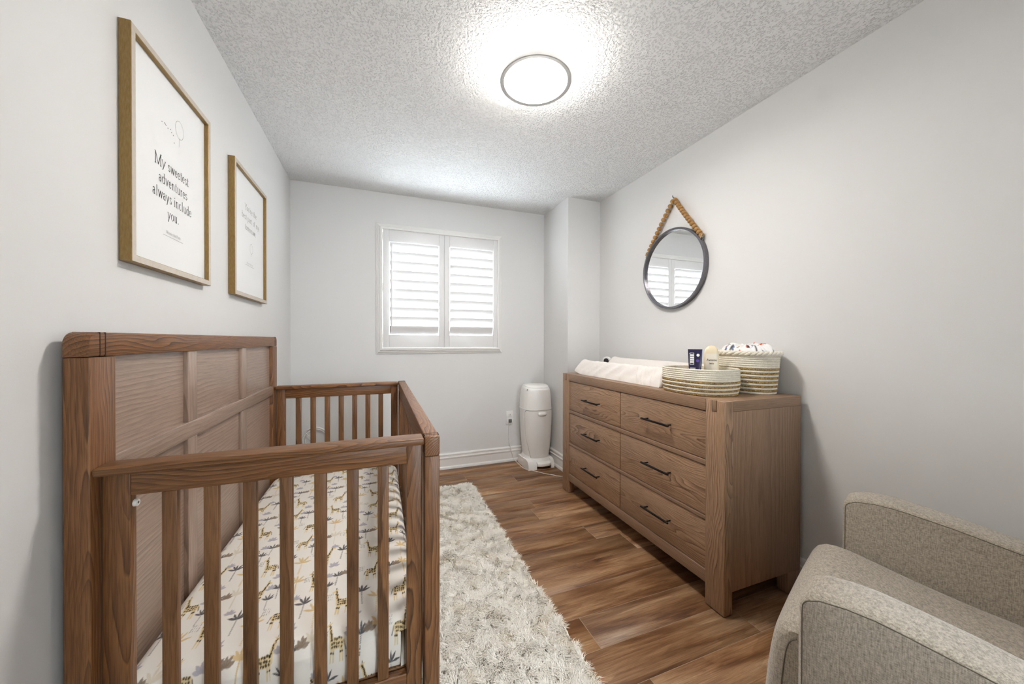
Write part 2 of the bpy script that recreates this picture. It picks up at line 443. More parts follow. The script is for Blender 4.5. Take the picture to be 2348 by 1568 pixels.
# floor with planks
floor = struct(box('floor', XL-T, XR+T, FILL_HALL_Y-.2, YB+.2, -.05, -.0009, 'joint', None, 0), 'brown wood plank floor running across the room', 'floor')
PW = .1605; y = .978-PW*13; row = 0
ends_at = {0.978: [1.449], 1.139: [.795], 1.300: [], 1.782: [1.209], 2.103: [.99]}
while y < YB:
    y0, y1 = max(y, YF-.12), min(y+PW, YB)
    if y1-y0 > .01:
        js = None
        for k, v in ends_at.items():
            if abs(y-k) < .02: js = v
        if js is None:
            js = [XL + (row*.83 % 1.22) + .12]
        js = list(js)
        for e in list(js):
            if e+1.22 < XR-.1: js.append(e+1.22)
            if e-1.22 > XL+.1: js.append(e-1.22)
        xs = [XL]+sorted(js)+[XR]
        for a, b in zip(xs[:-1], xs[1:]):
            box('plank', a+.0006, b-.0006, y0+.0004, y1-.0004, -.0065, 0, 'floor', floor, .0012, 1)
    y += PW; row += 1

# baseboards
BP = [(0, 0), (.022, 0), (.022, .016), (.019, .022), (.013, .026), (.013, .088), (.017, .094), (.018, .104), (.011, .109), (.010, .121), (.015, .126), (.014, .134), (.006, .142), (0, .142)]
def baseboard(name, p0, p1, nrm, label):
    struct(obj(name, extrude_profile(BP, p0, p1, nrm), 'trim'), label, 'baseboard')
baseboard('baseboard_back', (XL, YB), (XC, YB), (0, -1), 'white moulded baseboard under the window')
baseboard('baseboard_corner', (XC, YC), (XC, YB), (-1, 0), 'white moulded baseboard on the boxed-in corner beside the pail')
baseboard('baseboard_corner_front', (XC-.022, YC), (XR, YC), (0, -1), 'white moulded baseboard across the boxed-in corner front')
baseboard('baseboard_right', (XR, YF), (XR, YC), (-1, 0), 'white moulded baseboard behind the dresser and armchair')
baseboard('baseboard_left', (XL, YF), (XL, YB), (1, 0), 'white moulded baseboard behind the crib')

# ------------------------------------------------------------------ window
win = bpy.data.objects.new('window_1', None); COL.objects.link(win); win.location = (.553, YB, 1.057)
struct(win, 'white-cased window in the back wall', 'window')
# casing: mitred profile
CP = [(0, 0), (0, .008), (.006, .012), (.014, .014), (.018, .022), (.028, .026), (.034, .034), (.048, .036), (.052, .032), (.052, 0)]   # (inset from outer edge, proud)
OX0, OX1, OZ0, OZ1 = -.024, 1.110, 1.057, 2.176
def casing(name, a, b, ca, cb):
    # a, b outer corners (x,z); ca, cb: inward diagonal signs
    rings = [[(c[0]+s[0]*d, YB-p, c[1]+s[1]*d) for d, p in CP] for c, s in ((a, ca), (b, cb))]
    return obj(name, rings_mesh(rings, True, True, True, 25), 'trim', win, (0, 0, 0))
def casing_child(o):   # meshes are in world space: give the child the offset back
    o.location = -wpos(win)
for nm, a, b, ca, cb in (('casing', (OX0, OZ1), (OX1, OZ1), (1, -1), (-1, -1)), ('casing', (OX0, OZ0), (OX1, OZ0), (1, 1), (-1, 1)),
                         ('casing', (OX0, OZ0), (OX0, OZ1), (1, 1), (1, -1)), ('casing', (OX1, OZ0), (OX1, OZ1), (-1, 1), (-1, -1))):
    casing_child(casing(nm, a, b, ca, cb))
# sash deep in the opening
SY = YB+.145
for x0, x1, z0, z1 in ((WX0, WX0+.05, WZ0, WZ1), (WX1-.05, WX1, WZ0, WZ1), (WX0+.05, WX1-.05, WZ0, WZ0+.05), (WX0+.05, WX1-.05, WZ1-.05, WZ1), (.535, .571, WZ0+.05, WZ1-.05)):
    box('sash', x0, x1, SY, SY+.045, z0, z1, 'trim', win, .003)
for x0, x1 in ((WX0+.05, .535), (.571, WX1-.05)):
    box('pane', x0, x1, SY+.018, SY+.024, WZ0+.05, WZ1-.05, 'glass', win, 0)

# shutters: two hinged panels with ten louvres each
def louvre_mesh(length, chord=.089, thick=.011):
    pr = []
    for k in range(18):
        t = 2*PI*k/18; pr.append((.5*chord*math.cos(t), .5*thick*math.sin(t)*(1.0 if abs(math.cos(t)) < .9 else .9)))
    return rings_mesh([[(sx*length/2, a, b) for a, b in pr] for sx in (-1, 1)], True, True, True, 50)
SHY0, SHY1 = YB-.020, YB+.012
def shutter(label, x0, x1, ox0, ox1, rod_x, hinge_x):
    t = thing('plantation_shutter', label, 'shutter', ((x0+x1)/2, YB-.004, 1.110), 0, 'shutters on the window')
    oz0, oz1 = 1.222, 2.020
    box('stile', x0, ox0, SHY0, SHY1, 1.110, 2.140, 'shutter', t, .003)
    box('stile', ox1, x1, SHY0, SHY1, 1.110, 2.140, 'shutter', t, .003)
    box('rail', ox0, ox1, SHY0, SHY1, 1.110, oz0, 'shutter', t, .003)
    box('rail', ox0, ox1, SHY0, SHY1, oz1, 2.140, 'shutter', t, .003)
    lm = louvre_mesh(ox1-ox0-.006); n = 10; pitch = (oz1-oz0)/n
    for k in range(n):
        z = oz0 + pitch*(k+.5)
        # room-side edge up, outer edge down
        obj('louvre', lm, 'shutter', t, ((ox0+ox1)/2, YB-.004, z), rot=(-math.radians(60), 0, 0))
    if rod_x: obj('tilt_rod', box_mesh(.013, .010, oz1-oz0-.045, .002), 'shutter', t, (rod_x, YB-.046, (oz0+oz1)/2))
    for z in (1.19, 1.625, 2.06):
        obj('hinge', tube_mesh([(0, 0, -.035), (0, 0, .035)], .004, 8), 'trim', t, (hinge_x, SHY0-.003, z))
    return t
shutter('white louvred shutter on the left, with the tilt rod, beside the crib', .031, .5545, .081, .507, .100, .031)
shutter('white louvred shutter on the right, nearest the boxed-in corner', .5555, 1.076, .602, 1.018, None, 1.076)

# ------------------------------------------------------------------ ceiling lamp
LX, LY = .672, 1.486
lamp = thing('ceiling_lamp', 'lit round flush-mount ceiling lamp with a grey metal ring', 'lamp', (LX, LY, H))
LZ = 2.362
obj('mounting_plate', lathe_mesh([(.0, H-.001), (.120, H-.001), (.120, H-.012), (0, H-.012)], 48), 'nickel', lamp, (LX, LY, 0))
obj('drum_shade', lathe_mesh([(.146, H-.006), (.148, LZ+.012), (.149, LZ+.004)], 64, 60), 'lamp_side', lamp, (LX, LY, 0))
obj('diffuser', lathe_mesh([(0, LZ-.001), (.06, LZ-.001), (.12, LZ), (.148, LZ+.003)], 64, 60), 'lamp', lamp, (LX, LY, 0))
obj('metal_ring', lathe_mesh([(.1445, LZ+.016), (.1625, LZ+.016), (.163, LZ+.012), (.163, LZ-.006), (.160, LZ-.008), (.1445, LZ-.006), (.1445, LZ+.016)], 96, 30), 'nickel', lamp, (LX, LY, 0))

# ------------------------------------------------------------------ crib
crib = thing('baby_crib', 'brown wooden baby crib with a panelled headboard against the wall', 'crib', (-.23, 1.80, 0))
CY0, CY1 = 1.045, 2.5582
HX0, HX1 = -0.6354, -0.5904
def profile_beam(name, x0, x1, y0, y1, z0, z1, rad, mat, parent, seg=5, round_ends=True):
    """beam along Y whose upper end edges are rounded"""
    pr = []
    L = y1-y0; hh = z1-z0
    pts = [(-L/2, -hh/2)]
    for k in range(seg+1):
        a = PI/2*k/seg; pts.append((-L/2+rad-rad*math.cos(a), hh/2-rad+rad*math.sin(a)))
    for k in range(seg+1):
        a = PI/2*k/seg; pts.append((L/2-rad+rad*math.sin(a), hh/2-rad+rad*math.cos(a)))
    pts.append((L/2, -hh/2))
    bm = bmesh.new(); w = x1-x0
    vs_ = [bm.verts.new((-w/2, p, q)) for p, q in pts]; f = bm.faces.new(vs_)
    ex = bmesh.ops.extrude_face_region(bm, geom=[f]); bmesh.ops.translate(bm, vec=(w, 0, 0), verts=[v for v in ex['geom'] if isinstance(v, bmesh.types.BMVert)])
    bmesh.ops.recalc_face_normals(bm, faces=bm.faces)
    ed = [e for e in bm.edges if abs(abs(e.verts[0].co.x)-w/2) < 1e-6 and abs(e.verts[0].co.x-e.verts[1].co.x) < 1e-6]
    bmesh.ops.bevel(bm, geom=ed, offset=.004, segments=2, profile=.5, affect='EDGES')
    me = bpy.data.meshes.new('beam'); bm.to_mesh(me); bm.free()
    me.polygons.foreach_set('use_smooth', [True]*len(me.polygons)); me.set_sharp_from_angle(angle=math.radians(40))
    return obj(name, me, mat, parent, ((x0+x1)/2, (y0+y1)/2, (z0+z1)/2))
hr = profile_beam('headboard_top_rail', HX0, HX1, CY0, CY1, 1.1393, 1.1937, .027, 'cribY', crib)
for yy in (1.0763, 1.0931, CY1-.031, CY1-.048):
    box('joint_line', HX0-.0004, HX1+.0005, yy-.0013, yy+.0013, 1.1399, 1.1941, 'dark_gap', hr, 0)
for a, b in ((CY0, 1.1286), (2.4725, CY1)):
    box('headboard_post', HX0+.001, HX1, a, b, 0, 1.1378, 'cribZ', crib, .003)
PX = -0.6092
rails = [(.16, .215), (0.8457, 0.9011)]
for c0, c1 in ((1.4849, 1.5476), (1.9803, 2.043)):
    for z0, z1 in ((.215, 0.8457), (0.9011, 1.1393)):
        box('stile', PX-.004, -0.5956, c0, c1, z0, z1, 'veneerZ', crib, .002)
for z0, z1 in rails:
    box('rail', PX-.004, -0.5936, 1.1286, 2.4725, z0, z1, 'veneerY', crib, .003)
for a, b in ((1.1286, 1.4849), (1.5476, 1.9803), (2.043, 2.4725)):
    for z0, z1 in ((.215, 0.8457), (0.9011, 1.1393)):
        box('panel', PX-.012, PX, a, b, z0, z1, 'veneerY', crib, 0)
box('back_board', PX-.018, PX-.0125, 1.1286, 2.4725, .16, 1.1393, 'fineY', crib, 0)

def end_panel(y0, y1, cap0, cap1, tag_side):
    g = crib
    # cap with rounded long edges
    box('end_cap', -0.5883, 0.1228, cap0, cap1, 0.8739, 0.8938, 'cribX', g, .006, 3)
    box('end_stile', -0.5852, -0.5361, y0, y1, .14, 0.8739, 'cribZ', g, .002)
    box('end_stile', 0.0758, 0.1191, y0, y1, .14, 0.8739, 'cribZ', g, .002)
    box('end_rail', -0.5361, 0.0758, y0, y1, 0.8175, 0.8739, 'cribX', g, .002)
    box('end_bottom_rail', -0.5361, 0.0758, y0, y1, .145, .203, 'cribX', g, .002)
    for k in range(7):
        xc = -0.4671 + k*0.0797
        box('slat', xc-.0149, xc+.0149, y0+.003, y1-.003, .203, 0.8175, 'fineZ', g, .002)
end_panel(1.0701, 1.0931, 1.0429, 1.1077, 'near')
end_panel(2.5101, 2.5331, 2.4955, 2.5602, 'far')
FX0, FX1 = 0.1244, 0.1672
fr = profile_beam('front_top_rail', FX0, FX1, CY0, CY1, 0.8405, 0.8969, .010, 'cribY', crib)
for yy in (1.068, 1.0826, CY1-.023, CY1-.038):
    box('joint_line', FX0-.0004, FX1+.0004, yy-.0013, yy+.0013, 0.8410, 0.8973, 'dark_gap', fr, 0)
for a, b in ((CY0, 1.1098), (2.4934, CY1)):
    box('front_post', FX0, FX1, a, b, .0145, 0.8389, 'cribZ', crib, .003)
box('front_rail', FX0+.006, FX1-.012, 1.1098, 2.4934, 0.7987, 0.8400, 'fineY', crib, .002)
box('front_bottom_rail', FX0+.006, FX1-.012, 1.1098, 2.4934, .135, .192, 'fineY', crib, .002)
for k in range(15):
    yc = 1.1098 + (2.4934-1.1098)*(k+1)/16
    box('front_slat', FX0+.011, FX1-.017, yc-.0150, yc+.0150, .192, 0.7987, 'fineZ', crib, .002)
box('mattress_support', -0.5852, 0.117, 1.0973, 2.5059, .185, .206, 'fineY', crib, .002)
bc = obj('bolt_cap', lathe_mesh([(.0, .007), (.0075, .007), (.0085, .004), (.0085, 0)], 20, 40, 'X'), 'white_plastic', crib, (-0.5361, 1.0847, 0.7955))
obj('bolt_socket', lathe_mesh([(0, .0076), (.0028, .0076), (.0028, .006)], 12, 40, 'X'), 'dark_grey', bc, (-0.5361, 1.0847, 0.7955))

# ------------------------------------------------------------------ printed sheet
CREAM = np.array(lin('#efeae2')[:3])
class Canvas:
    def __init__(s, w, h, px):
        s.w, s.h, s.px = w, h, px; s.a = np.tile(CREAM, (int(h/px)+2, int(w/px)+2, 1)).astype(np.float32)
    def win(s, x0, y0, x1, y1):
        i0 = max(0, int(x0/s.px)); i1 = min(s.a.shape[1], int(x1/s.px)+2)
        j0 = max(0, int(y0/s.px)); j1 = min(s.a.shape[0], int(y1/s.px)+2)
        if i1 <= i0 or j1 <= j0: return None
        X, Y = np.meshgrid(np.arange(i0, i1)*s.px, np.arange(j0, j1)*s.px); return i0, i1, j0, j1, X, Y
    def put(s, w, d, col, op=1.0):
        i0, i1, j0, j1, X, Y = w
        al = (np.clip(.5-d/s.px, 0, 1)*op)[..., None]
        s.a[j0:j1, i0:i1] = s.a[j0:j1, i0:i1]*(1-al)+np.array(col, np.float32)*al
    def cap(s, x0, y0, x1, y1, r0, r1, col, op=1.0):
        R = max(r0, r1)*1.2+s.px*2
        w = s.win(min(x0, x1)-R, min(y0, y1)-R, max(x0, x1)+R, max(y0, y1)+R)
        if w is None: return
        X, Y = w[4], w[5]; dx, dy = x1-x0, y1-y0; L2 = dx*dx+dy*dy+1e-12
        t = np.clip(((X-x0)*dx+(Y-y0)*dy)/L2, 0, 1)
        s.put(w, np.hypot(X-x0-t*dx, Y-y0-t*dy)-(r0+(r1-r0)*t), col, op)
    def leaf(s, x0, y0, x1, y1, r, col, op=1.0):
        R = r*1.3+s.px*2
        w = s.win(min(x0, x1)-R, min(y0, y1)-R, max(x0, x1)+R, max(y0, y1)+R)
        if w is None: return
        X, Y = w[4], w[5]; dx, dy = x1-x0, y1-y0; L2 = dx*dx+dy*dy+1e-12
        t = np.clip(((X-x0)*dx+(Y-y0)*dy)/L2, 0, 1)
        s.put(w, np.hypot(X-x0-t*dx, Y-y0-t*dy)-r*np.sin(PI*np.clip(t, 0.02, .98))**.8, col, op)
TAN, SPOT = lin('#e4cfa2')[:3], lin('#33241a')[:3]
DGREY, GOLD, PALE, LAV, TAUPE = lin('#5a565a')[:3], lin('#dcc190')[:3], lin('#e0d7c6')[:3], lin('#b4b0b8')[:3], lin('#8b7a69')[:3]
def giraffe(c, x, y, h, flip, rnd):
    f = -1 if flip else 1
    q = lambda a, b: (x+f*a*h, y+b*h)
    seg = lambda a, b, c0, d, r0, r1, col, op=1: c.cap(*q(a, b), *q(c0, d), r0*h, r1*h, col, op)
    for lx, fx in ((-.15, -.19), (-.09, -.10), (.13, .12), (.18, .20)): seg(lx, .34, fx, .02, .030, .016, TAN)
    seg(-.10, .42, .14, .42, .125, .11, TAN)
    seg(-.15, .46, -.26, .86, .075, .042, TAN)
    seg(-.26, .88, -.36, .83, .048, .032, TAN)
    seg(-.24, .90, -.19, .93, .018, .010, TAN); seg(-.26, .92, -.26, .98, .009, .012, SPOT)
    seg(.24, .46, .30, .28, .012, .016, SPOT, .8)
    pts = [(-.14+.075*i+rnd.uniform(-.012, .012), .36+.075*j+rnd.uniform(-.012, .012)) for i in range(5) for j in range(3)]
    pts += [(-.15-.11*t+rnd.uniform(-.022, .022), .50+.36*t) for t in (0, .14, .28, .42, .56, .7, .84, .97)]
    pts += [(-.16, .24), (-.10, .22), (.14, .24), (.19, .25)]
    for a, b in pts:
        r = rnd.uniform(.021, .034); seg(a, b, a+rnd.uniform(-.015, .015), b+rnd.uniform(-.015, .015), r, r*.8, SPOT, .92)
def palm(c, x, y, h, col, rnd, stripes=True):
    lean = rnd.uniform(-.06, .06)*h
    n = 12
    for k in range(n):
        t0 = k/n; yy = y+.6*h*t0; xx = x+lean*t0
        if stripes: c.cap(xx-.022*h, yy, xx+.022*h, yy+.008*h, .012*h, .012*h, col, .95)
        else: c.cap(xx, yy, xx, yy+.05*h, .022*h, .02*h, col, .8)
    tx, ty = x+lean, y+.60*h
    for an in (20, 55, 92, 128, 162):
        an = math.radians(an+rnd.uniform(-8, 8)); L = h*rnd.uniform(.34, .44)
        c.leaf(tx, ty, tx+L*math.cos(an), ty+L*math.sin(an), .045*h, col, .95)
def bush(c, x, y, h, col, rnd):
    for an in (15, 55, 95, 135, 168):
        an = math.radians(an+rnd.uniform(-6, 6)); L = h*rnd.uniform(.8, 1.05); c.leaf(x, y, x+L*math.cos(an), y+L*math.sin(an), .20*h, col, .9)
def dashes(c, x, y, h, rnd):
    for i in range(4):
        for j in range(3):
            xx = x+(i-1.5)*.28*h+rnd.uniform(-.04, .04)*h; yy = y+(j-1)*.36*h+rnd.uniform(-.05, .05)*h
            c.cap(xx, yy, xx+.05*h, yy+.18*h, .035*h, .03*h, DGREY, .85)

MX0, MX1, MY0, MY1, MZB, MZT = -0.5936, 0.1108, 1.0993, 2.5017, .208, 0.3483
WPX = .0013
STRETCH = 1.42                              # the print runs taller than wide
cw, ch = (MX1-MX0)+.10, ((MY1-MY0)+.30)/STRETCH
cv = Canvas(cw, ch, WPX)
rnd = random.Random(5)
TW, TH = .172, .190
j = 0; yy = -.06
while yy < ch+.05:
    xx = -.12 + (.5*TW if j % 2 else 0)
    i = 0
    while xx < cw+.1:
        giraffe(cv, xx+.043, yy+.014, .088, (i+j) % 2 == 1, rnd)
        palm(cv, xx+.101, yy+.030, .068, DGREY, rnd)
        palm(cv, xx+.142, yy-.004, .078, GOLD, rnd)
        giraffe(cv, xx+.125, yy+.108, .080, (i+j) % 2 == 0, rnd)
        palm(cv, xx+.013, yy+.112, .058, DGREY, rnd)
        palm(cv, xx+.064, yy+.112, .072, PALE if i % 2 else GOLD, rnd, False)
        palm(cv, xx+.164, yy+.084, .050, DGREY, rnd)
        bush(cv, xx+.084, yy+.002, .021, LAV, rnd); bush(cv, xx+.038, yy+.150, .020, TAUPE, rnd)
        bush(cv, xx+.160, yy+.150, .019, LAV, rnd); bush(cv, xx+.074, yy+.092, .017, LAV, rnd)
        dashes(cv, xx+.002, yy+.072, .020, rnd); dashes(cv, xx+.092, yy+.155, .018, rnd)
        xx += TW; i += 1
    yy += TH; j += 1

def build_mattress():
    nx = int((MX1-MX0)/.0016); R = .035
    # path parameter t: 0..skirt = near vertical face, then rounded edge, then the top
    skirt = MZT-R-MZB
    arc = R*PI/2; top = (MY1-MY0)-R
    ts = np.concatenate([np.linspace(0, skirt, 40), skirt+np.linspace(0, arc, 30)[1:], skirt+arc+np.linspace(0, top, int(top/.0021))[1:]])
    ny = len(ts)
    Yp = np.where(ts < skirt, 0, np.where(ts < skirt+arc, R*(1-np.cos(np.clip((ts-skirt)/R, 0, PI/2))), R+ts-skirt-arc))
    Zp = np.where(ts < skirt, MZB+ts, np.where(ts < skirt+arc, MZT-R+R*np.sin(np.clip((ts-skirt)/R, 0, PI/2)), MZT))
    s = np.linspace(-1, 1, nx)
    S, Yg = np.meshgrid(s, Yp); _, Zg = np.meshgrid(s, Zp); _, Tg = np.meshgrid(s, ts)
    hw = (MX1-MX0)/2; cx = (MX0+MX1)/2
    # rounded plan corners
    rc = .055
    dn = np.clip(rc-Yg, 0, rc); df = np.clip(rc-((MY1-MY0)-Yg), 0, rc)
    inset = (rc-np.sqrt(np.clip(rc**2-dn**2, 0, None)))+(rc-np.sqrt(np.clip(rc**2-df**2, 0, None)))
    inset = np.clip(inset, 0, .05)
    Xg = cx+S*(hw-inset)
    # edges roll off along the long sides
    de = (1-np.abs(S))*hw
    roll = np.where(de < R, R-np.sqrt(np.clip(R**2-(R-de)**2, 0, None)), 0)
    topw = np.clip((Zg-(MZT-R-.0))/R, 0, 1)
    dfe = (MY1-MY0)-Yg; rollf = np.where(dfe < R, R-np.sqrt(np.clip(R**2-(R-dfe)**2, 0, None)), 0)
    Zg = Zg-roll*topw-rollf*topw*(roll < .02)
    # soft crown and small ripples
    crown = .006*np.cos(S*PI/2)*np.sin(np.clip(Yg/(MY1-MY0), 0, 1)*PI)*topw
    rip = (1-np.clip(roll/R*3, 0, 1))*.0010*np.sin(Xg*34+3*np.sin(Yg*9))*np.sin(Yg*21+Xg*6)*topw
    Zg = Zg+crown+rip
    Yb = Yg - .010*np.sin(np.clip((Zg-MZB)/(MZT-MZB), 0, 1)*PI)*(1-topw) + .004*np.sin(Xg*40)*(1-topw)
    V = np.stack([Xg, MY0+Yb, Zg], -1).reshape(-1, 3)
    n_main = len(V)
    idx = np.arange(ny*nx).reshape(ny, nx)
    F = np.stack([idx[:-1, :-1], idx[:-1, 1:], idx[1:, 1:], idx[1:, :-1]], -1).reshape(-1, 4)
    # skirts left, right, far
    def skirt_strip(ids):
        nonlocal V, F
        base = V[ids].copy(); base[:, 2] = MZB; st = len(V); V = np.concatenate([V, base])
        n = len(ids); b = st+np.arange(n)
        F = np.concatenate([F, np.stack([ids[:-1], ids[1:], b[1:], b[:-1]], -1)])
    skirt_strip(idx[:, 0]); skirt_strip(idx[:, -1]); skirt_strip(idx[-1, :])
    me = bpy.data.meshes.new('mattress')
    me.vertices.add(len(V)); me.vertices.foreach_set('co', V.astype(np.float32).ravel())
    me.loops.add(F.size); me.loops.foreach_set('vertex_index', F.astype(np.int32).ravel())
    me.polygons.add(len(F)); me.polygons.foreach_set('loop_start', np.arange(0, F.size, 4, dtype=np.int32))
    me.update(calc_edges=True); me.validate()
    me.polygons.foreach_set('use_smooth', np.ones(len(me.polygons), bool))
    at = me.attributes.new('print', 'FLOAT_COLOR', 'POINT')
    ui = np.clip(((Xg-MX0+.04)/WPX).astype(int), 0, cv.a.shape[1]-1); vi = np.clip((Tg/(WPX*STRETCH)).astype(int), 0, cv.a.shape[0]-1)
    C = np.ones((len(V), 4), np.float32); C[:, :3] = CREAM
    C[:n_main, :3] = cv.a[vi, ui].reshape(-1, 3)
    at.data.foreach_set('color', C.ravel())
    return me
matt = obj('crib_mattress', build_mattress(), 'sheet')
tag(matt, 'crib mattress in a cream sheet printed with giraffes and palm trees', 'mattress')

# ------------------------------------------------------------------ framed prints
# small hand-made serif alphabet: strokes in a 1-unit em (x-height .45, cap height .70)
def arc(cx, cy, rx, ry, a0, a1, n=10):
    return [(cx+rx*math.cos(math.radians(a0+(a1-a0)*k/n)), cy+ry*math.sin(math.radians(a0+(a1-a0)*k/n))) for k in range(n+1)]
XH, CH = .45, .70
def sf(x, y, w=.085): return [(x-w, y), (x+w, y)]      # serif bar
G = {
 'M': (.82, [[(.14, 0), (.14, CH)], [(.14, CH), (.41, .02)], [(.41, .02), (.68, CH)], [(.68, CH), (.68, 0)], sf(.14, 0), sf(.68, 0), sf(.10, CH, .06), sf(.72, CH, .06)]),
 'Y': (.66, [[(.08, CH), (.33, .32)], [(.58, CH), (.33, .32)], [(.33, .32), (.33, 0)], sf(.33, 0), sf(.08, CH, .07), sf(.58, CH, .07)]),
 'W': (.92, [[(.06, CH), (.27, 0)], [(.27, 0), (.46, CH)], [(.46, CH), (.66, 0)], [(.66, 0), (.86, CH)], sf(.06, CH, .06), sf(.86, CH, .06)]),
 'P': (.56, [[(.13, 0), (.13, CH)], [(.13, CH)]+arc(.28, .52, .20, .18, 90, -90)+[(.13, .34)], sf(.13, 0)]),
 'A': (.70, [[(.08, 0), (.35, CH)], [(.35, CH), (.62, 0)], [(.19, .25), (.51, .25)], sf(.08, 0, .07), sf(.62, 0, .07)]),
 'y': (.50, [[(.05, XH), (.24, .03)], [(.45, XH), (.24, .0), (.14, -.19), (.06, -.20)], sf(.07, XH, .06), sf(.43, XH, .06)]),
 's': (.38, [arc(.19, .335, .115, .115, 25, 180, 6)+[(.12, .26), (.26, .19)]+arc(.19, .115, .125, .115, 20, -160, 8)]),
 'w': (.70, [[(.05, XH), (.20, 0)], [(.20, 0), (.35, XH)], [(.35, XH), (.50, 0)], [(.50, 0), (.65, XH)], sf(.06, XH, .05), sf(.64, XH, .05)]),
 'e': (.43, [[(.07, .24), (.37, .24)]+arc(.22, .225, .155, .225, 10, 320, 16)]),
 't': (.31, [[(.14, .60), (.14, .10)]+arc(.20, .08, .06, .08, 180, 320, 6), [(.04, XH), (.27, XH)]]),
 'a': (.44, [arc(.21, .33, .12, .12, 160, 0, 8)+[(.33, .06), (.40, 0)], arc(.20, .13, .13, .13, 60, 330, 10), [(.26, .25), (.33, .28)]]),
 'd': (.51, [[(.40, .70), (.40, 0), (.46, .0)], arc(.23, .225, .17, .225, 40, 320, 14), sf(.35, .70, .05)]),
 'v': (.48, [[(.05, XH), (.24, 0)], [(.24, 0), (.43, XH)], sf(.06, XH, .06), sf(.42, XH, .06)]),
 'n': (.52, [[(.12, 0), (.12, XH)], arc(.26, .29, .14, .16, 180, 0, 8)+[(.40, 0)], sf(.12, 0, .06), sf(.40, 0, .06), [(.05, XH), (.12, XH)]]),
 'u': (.52, [[(.11, XH), (.11, .16)]+arc(.25, .16, .14, .16, 180, 360, 8), [(.39, XH), (.39, 0), (.46, 0)], [(.04, XH), (.11, XH)], [(.32, XH), (.39, XH)]]),
 'r': (.37, [[(.12, 0), (.12, XH)], [(.12, .30)]+arc(.25, .30, .13, .14, 170, 50, 6), sf(.12, 0, .06), [(.05, XH), (.12, XH)]]),
 'l': (.26, [[(.13, .70), (.13, 0)], sf(.13, 0, .07), [(.06, .70), (.13, .70)]]),
 'i': (.26, [[(.13, XH), (.13, 0)], sf(.13, 0, .07), [(.06, XH), (.13, XH)], [(.13, .60), (.13, .64)]]),
 'c': (.42, [arc(.22, .225, .155, .225, 50, 318, 14)]),
 'o': (.48, [arc(.24, .225, .175, .225, 0, 360, 20)]),
 'h': (.52, [[(.12, 0), (.12, .70)], arc(.26, .29, .14, .16, 180, 0, 8)+[(.40, 0)], sf(.12, 0, .06), sf(.40, 0, .06), [(.05, .70), (.12, .70)]]),
 'b': (.50, [[(.11, .70), (.11, 0)], arc(.27, .225, .165, .225, 140, -140, 14), [(.04, .70), (.11, .70)]]),
 'p': (.51, [[(.11, XH), (.11, -.22)], arc(.27, .225, .165, .225, 140, -140, 14), sf(.11, -.22, .07), [(.04, XH), (.11, XH)]]),
 'f': (.33, [[(.13, 0), (.13, .55)]+arc(.22, .57, .09, .12, 180, 40, 6), [(.04, XH), (.27, XH)], sf(.13, 0, .07)]),
 'm': (.78, [[(.12, 0), (.12, XH)], arc(.255, .29, .135, .16, 180, 0, 8)+[(.39, 0)], arc(.525, .29, .135, .16, 180, 0, 8)+[(.66, 0)], sf(.12, 0, .05), sf(.39, 0, .05), sf(.66, 0, .05), [(.05, XH), (.12, XH)]]),
 "'": (.18, [[(.09, .70), (.08, .56)]]), '.': (.22, [[(.10, .0), (.10, .05)]]), ' ': (.26, []),
}
def stroke_quads(pts, thin, thick, V, F, sc, ox, oy, tf):
    for (x0, y0), (x1, y1) in zip(pts[:-1], pts[1:]):
        dx, dy = x1-x0, y1-y0; L = math.hypot(dx, dy)
        if L < 1e-6: continue
        # heavy on strokes that run down (and down to the right), light across
        an = math.atan2(dy, dx); w = thin+(thick-thin)*abs(math.sin(an+.18))**1.5
        nx, ny = -dy/L*w/2, dx/L*w/2; ex, ey = dx/L*w*.25, dy/L*w*.25
        b = len(V)
        for px, py in ((x0-ex+nx, y0-ey+ny), (x0-ex-nx, y0-ey-ny), (x1+ex-nx, y1+ey-ny), (x1+ex+nx, y1+ey+ny)):
            V.append(tf(ox+px*sc, oy+py*sc))
        F.append((b, b+1, b+2, b+3))
def text_width(t, track=.03): return sum(G[c][0]+track for c in t)-track
def text_mesh(lines, tf, thin=.022, thick=.085):
    """lines: (text, left x, baseline y, right x or None, em)"""
    V, F = [], []
    for t, x, yb, x1, em in lines:
        tr, kx = .03, 1.0
        if x1 is not None and len(t) > 1:
            tw = sum(G[c][0] for c in t)
            tr = ((x1-x)/em-tw)/(len(t)-1)
            if tr < .05: kx = ((x1-x)/em-.05*(len(t)-1))/tw; tr = .05
        px = x
        for c in t:
            for st in G[c][1]: stroke_quads([(a_*kx, b_) for a_, b_ in st], thin, thick, V, F, em, px, yb, tf)
            px += (G[c][0]*kx+tr)*em
    return mesh_from(V, F)
def line_mesh(polys, w, tf):
    V, F = [], []
    for p in polys: stroke_quads(p, w, w, V, F, 1, 0, 0, tf)
    return mesh_from(V, F)

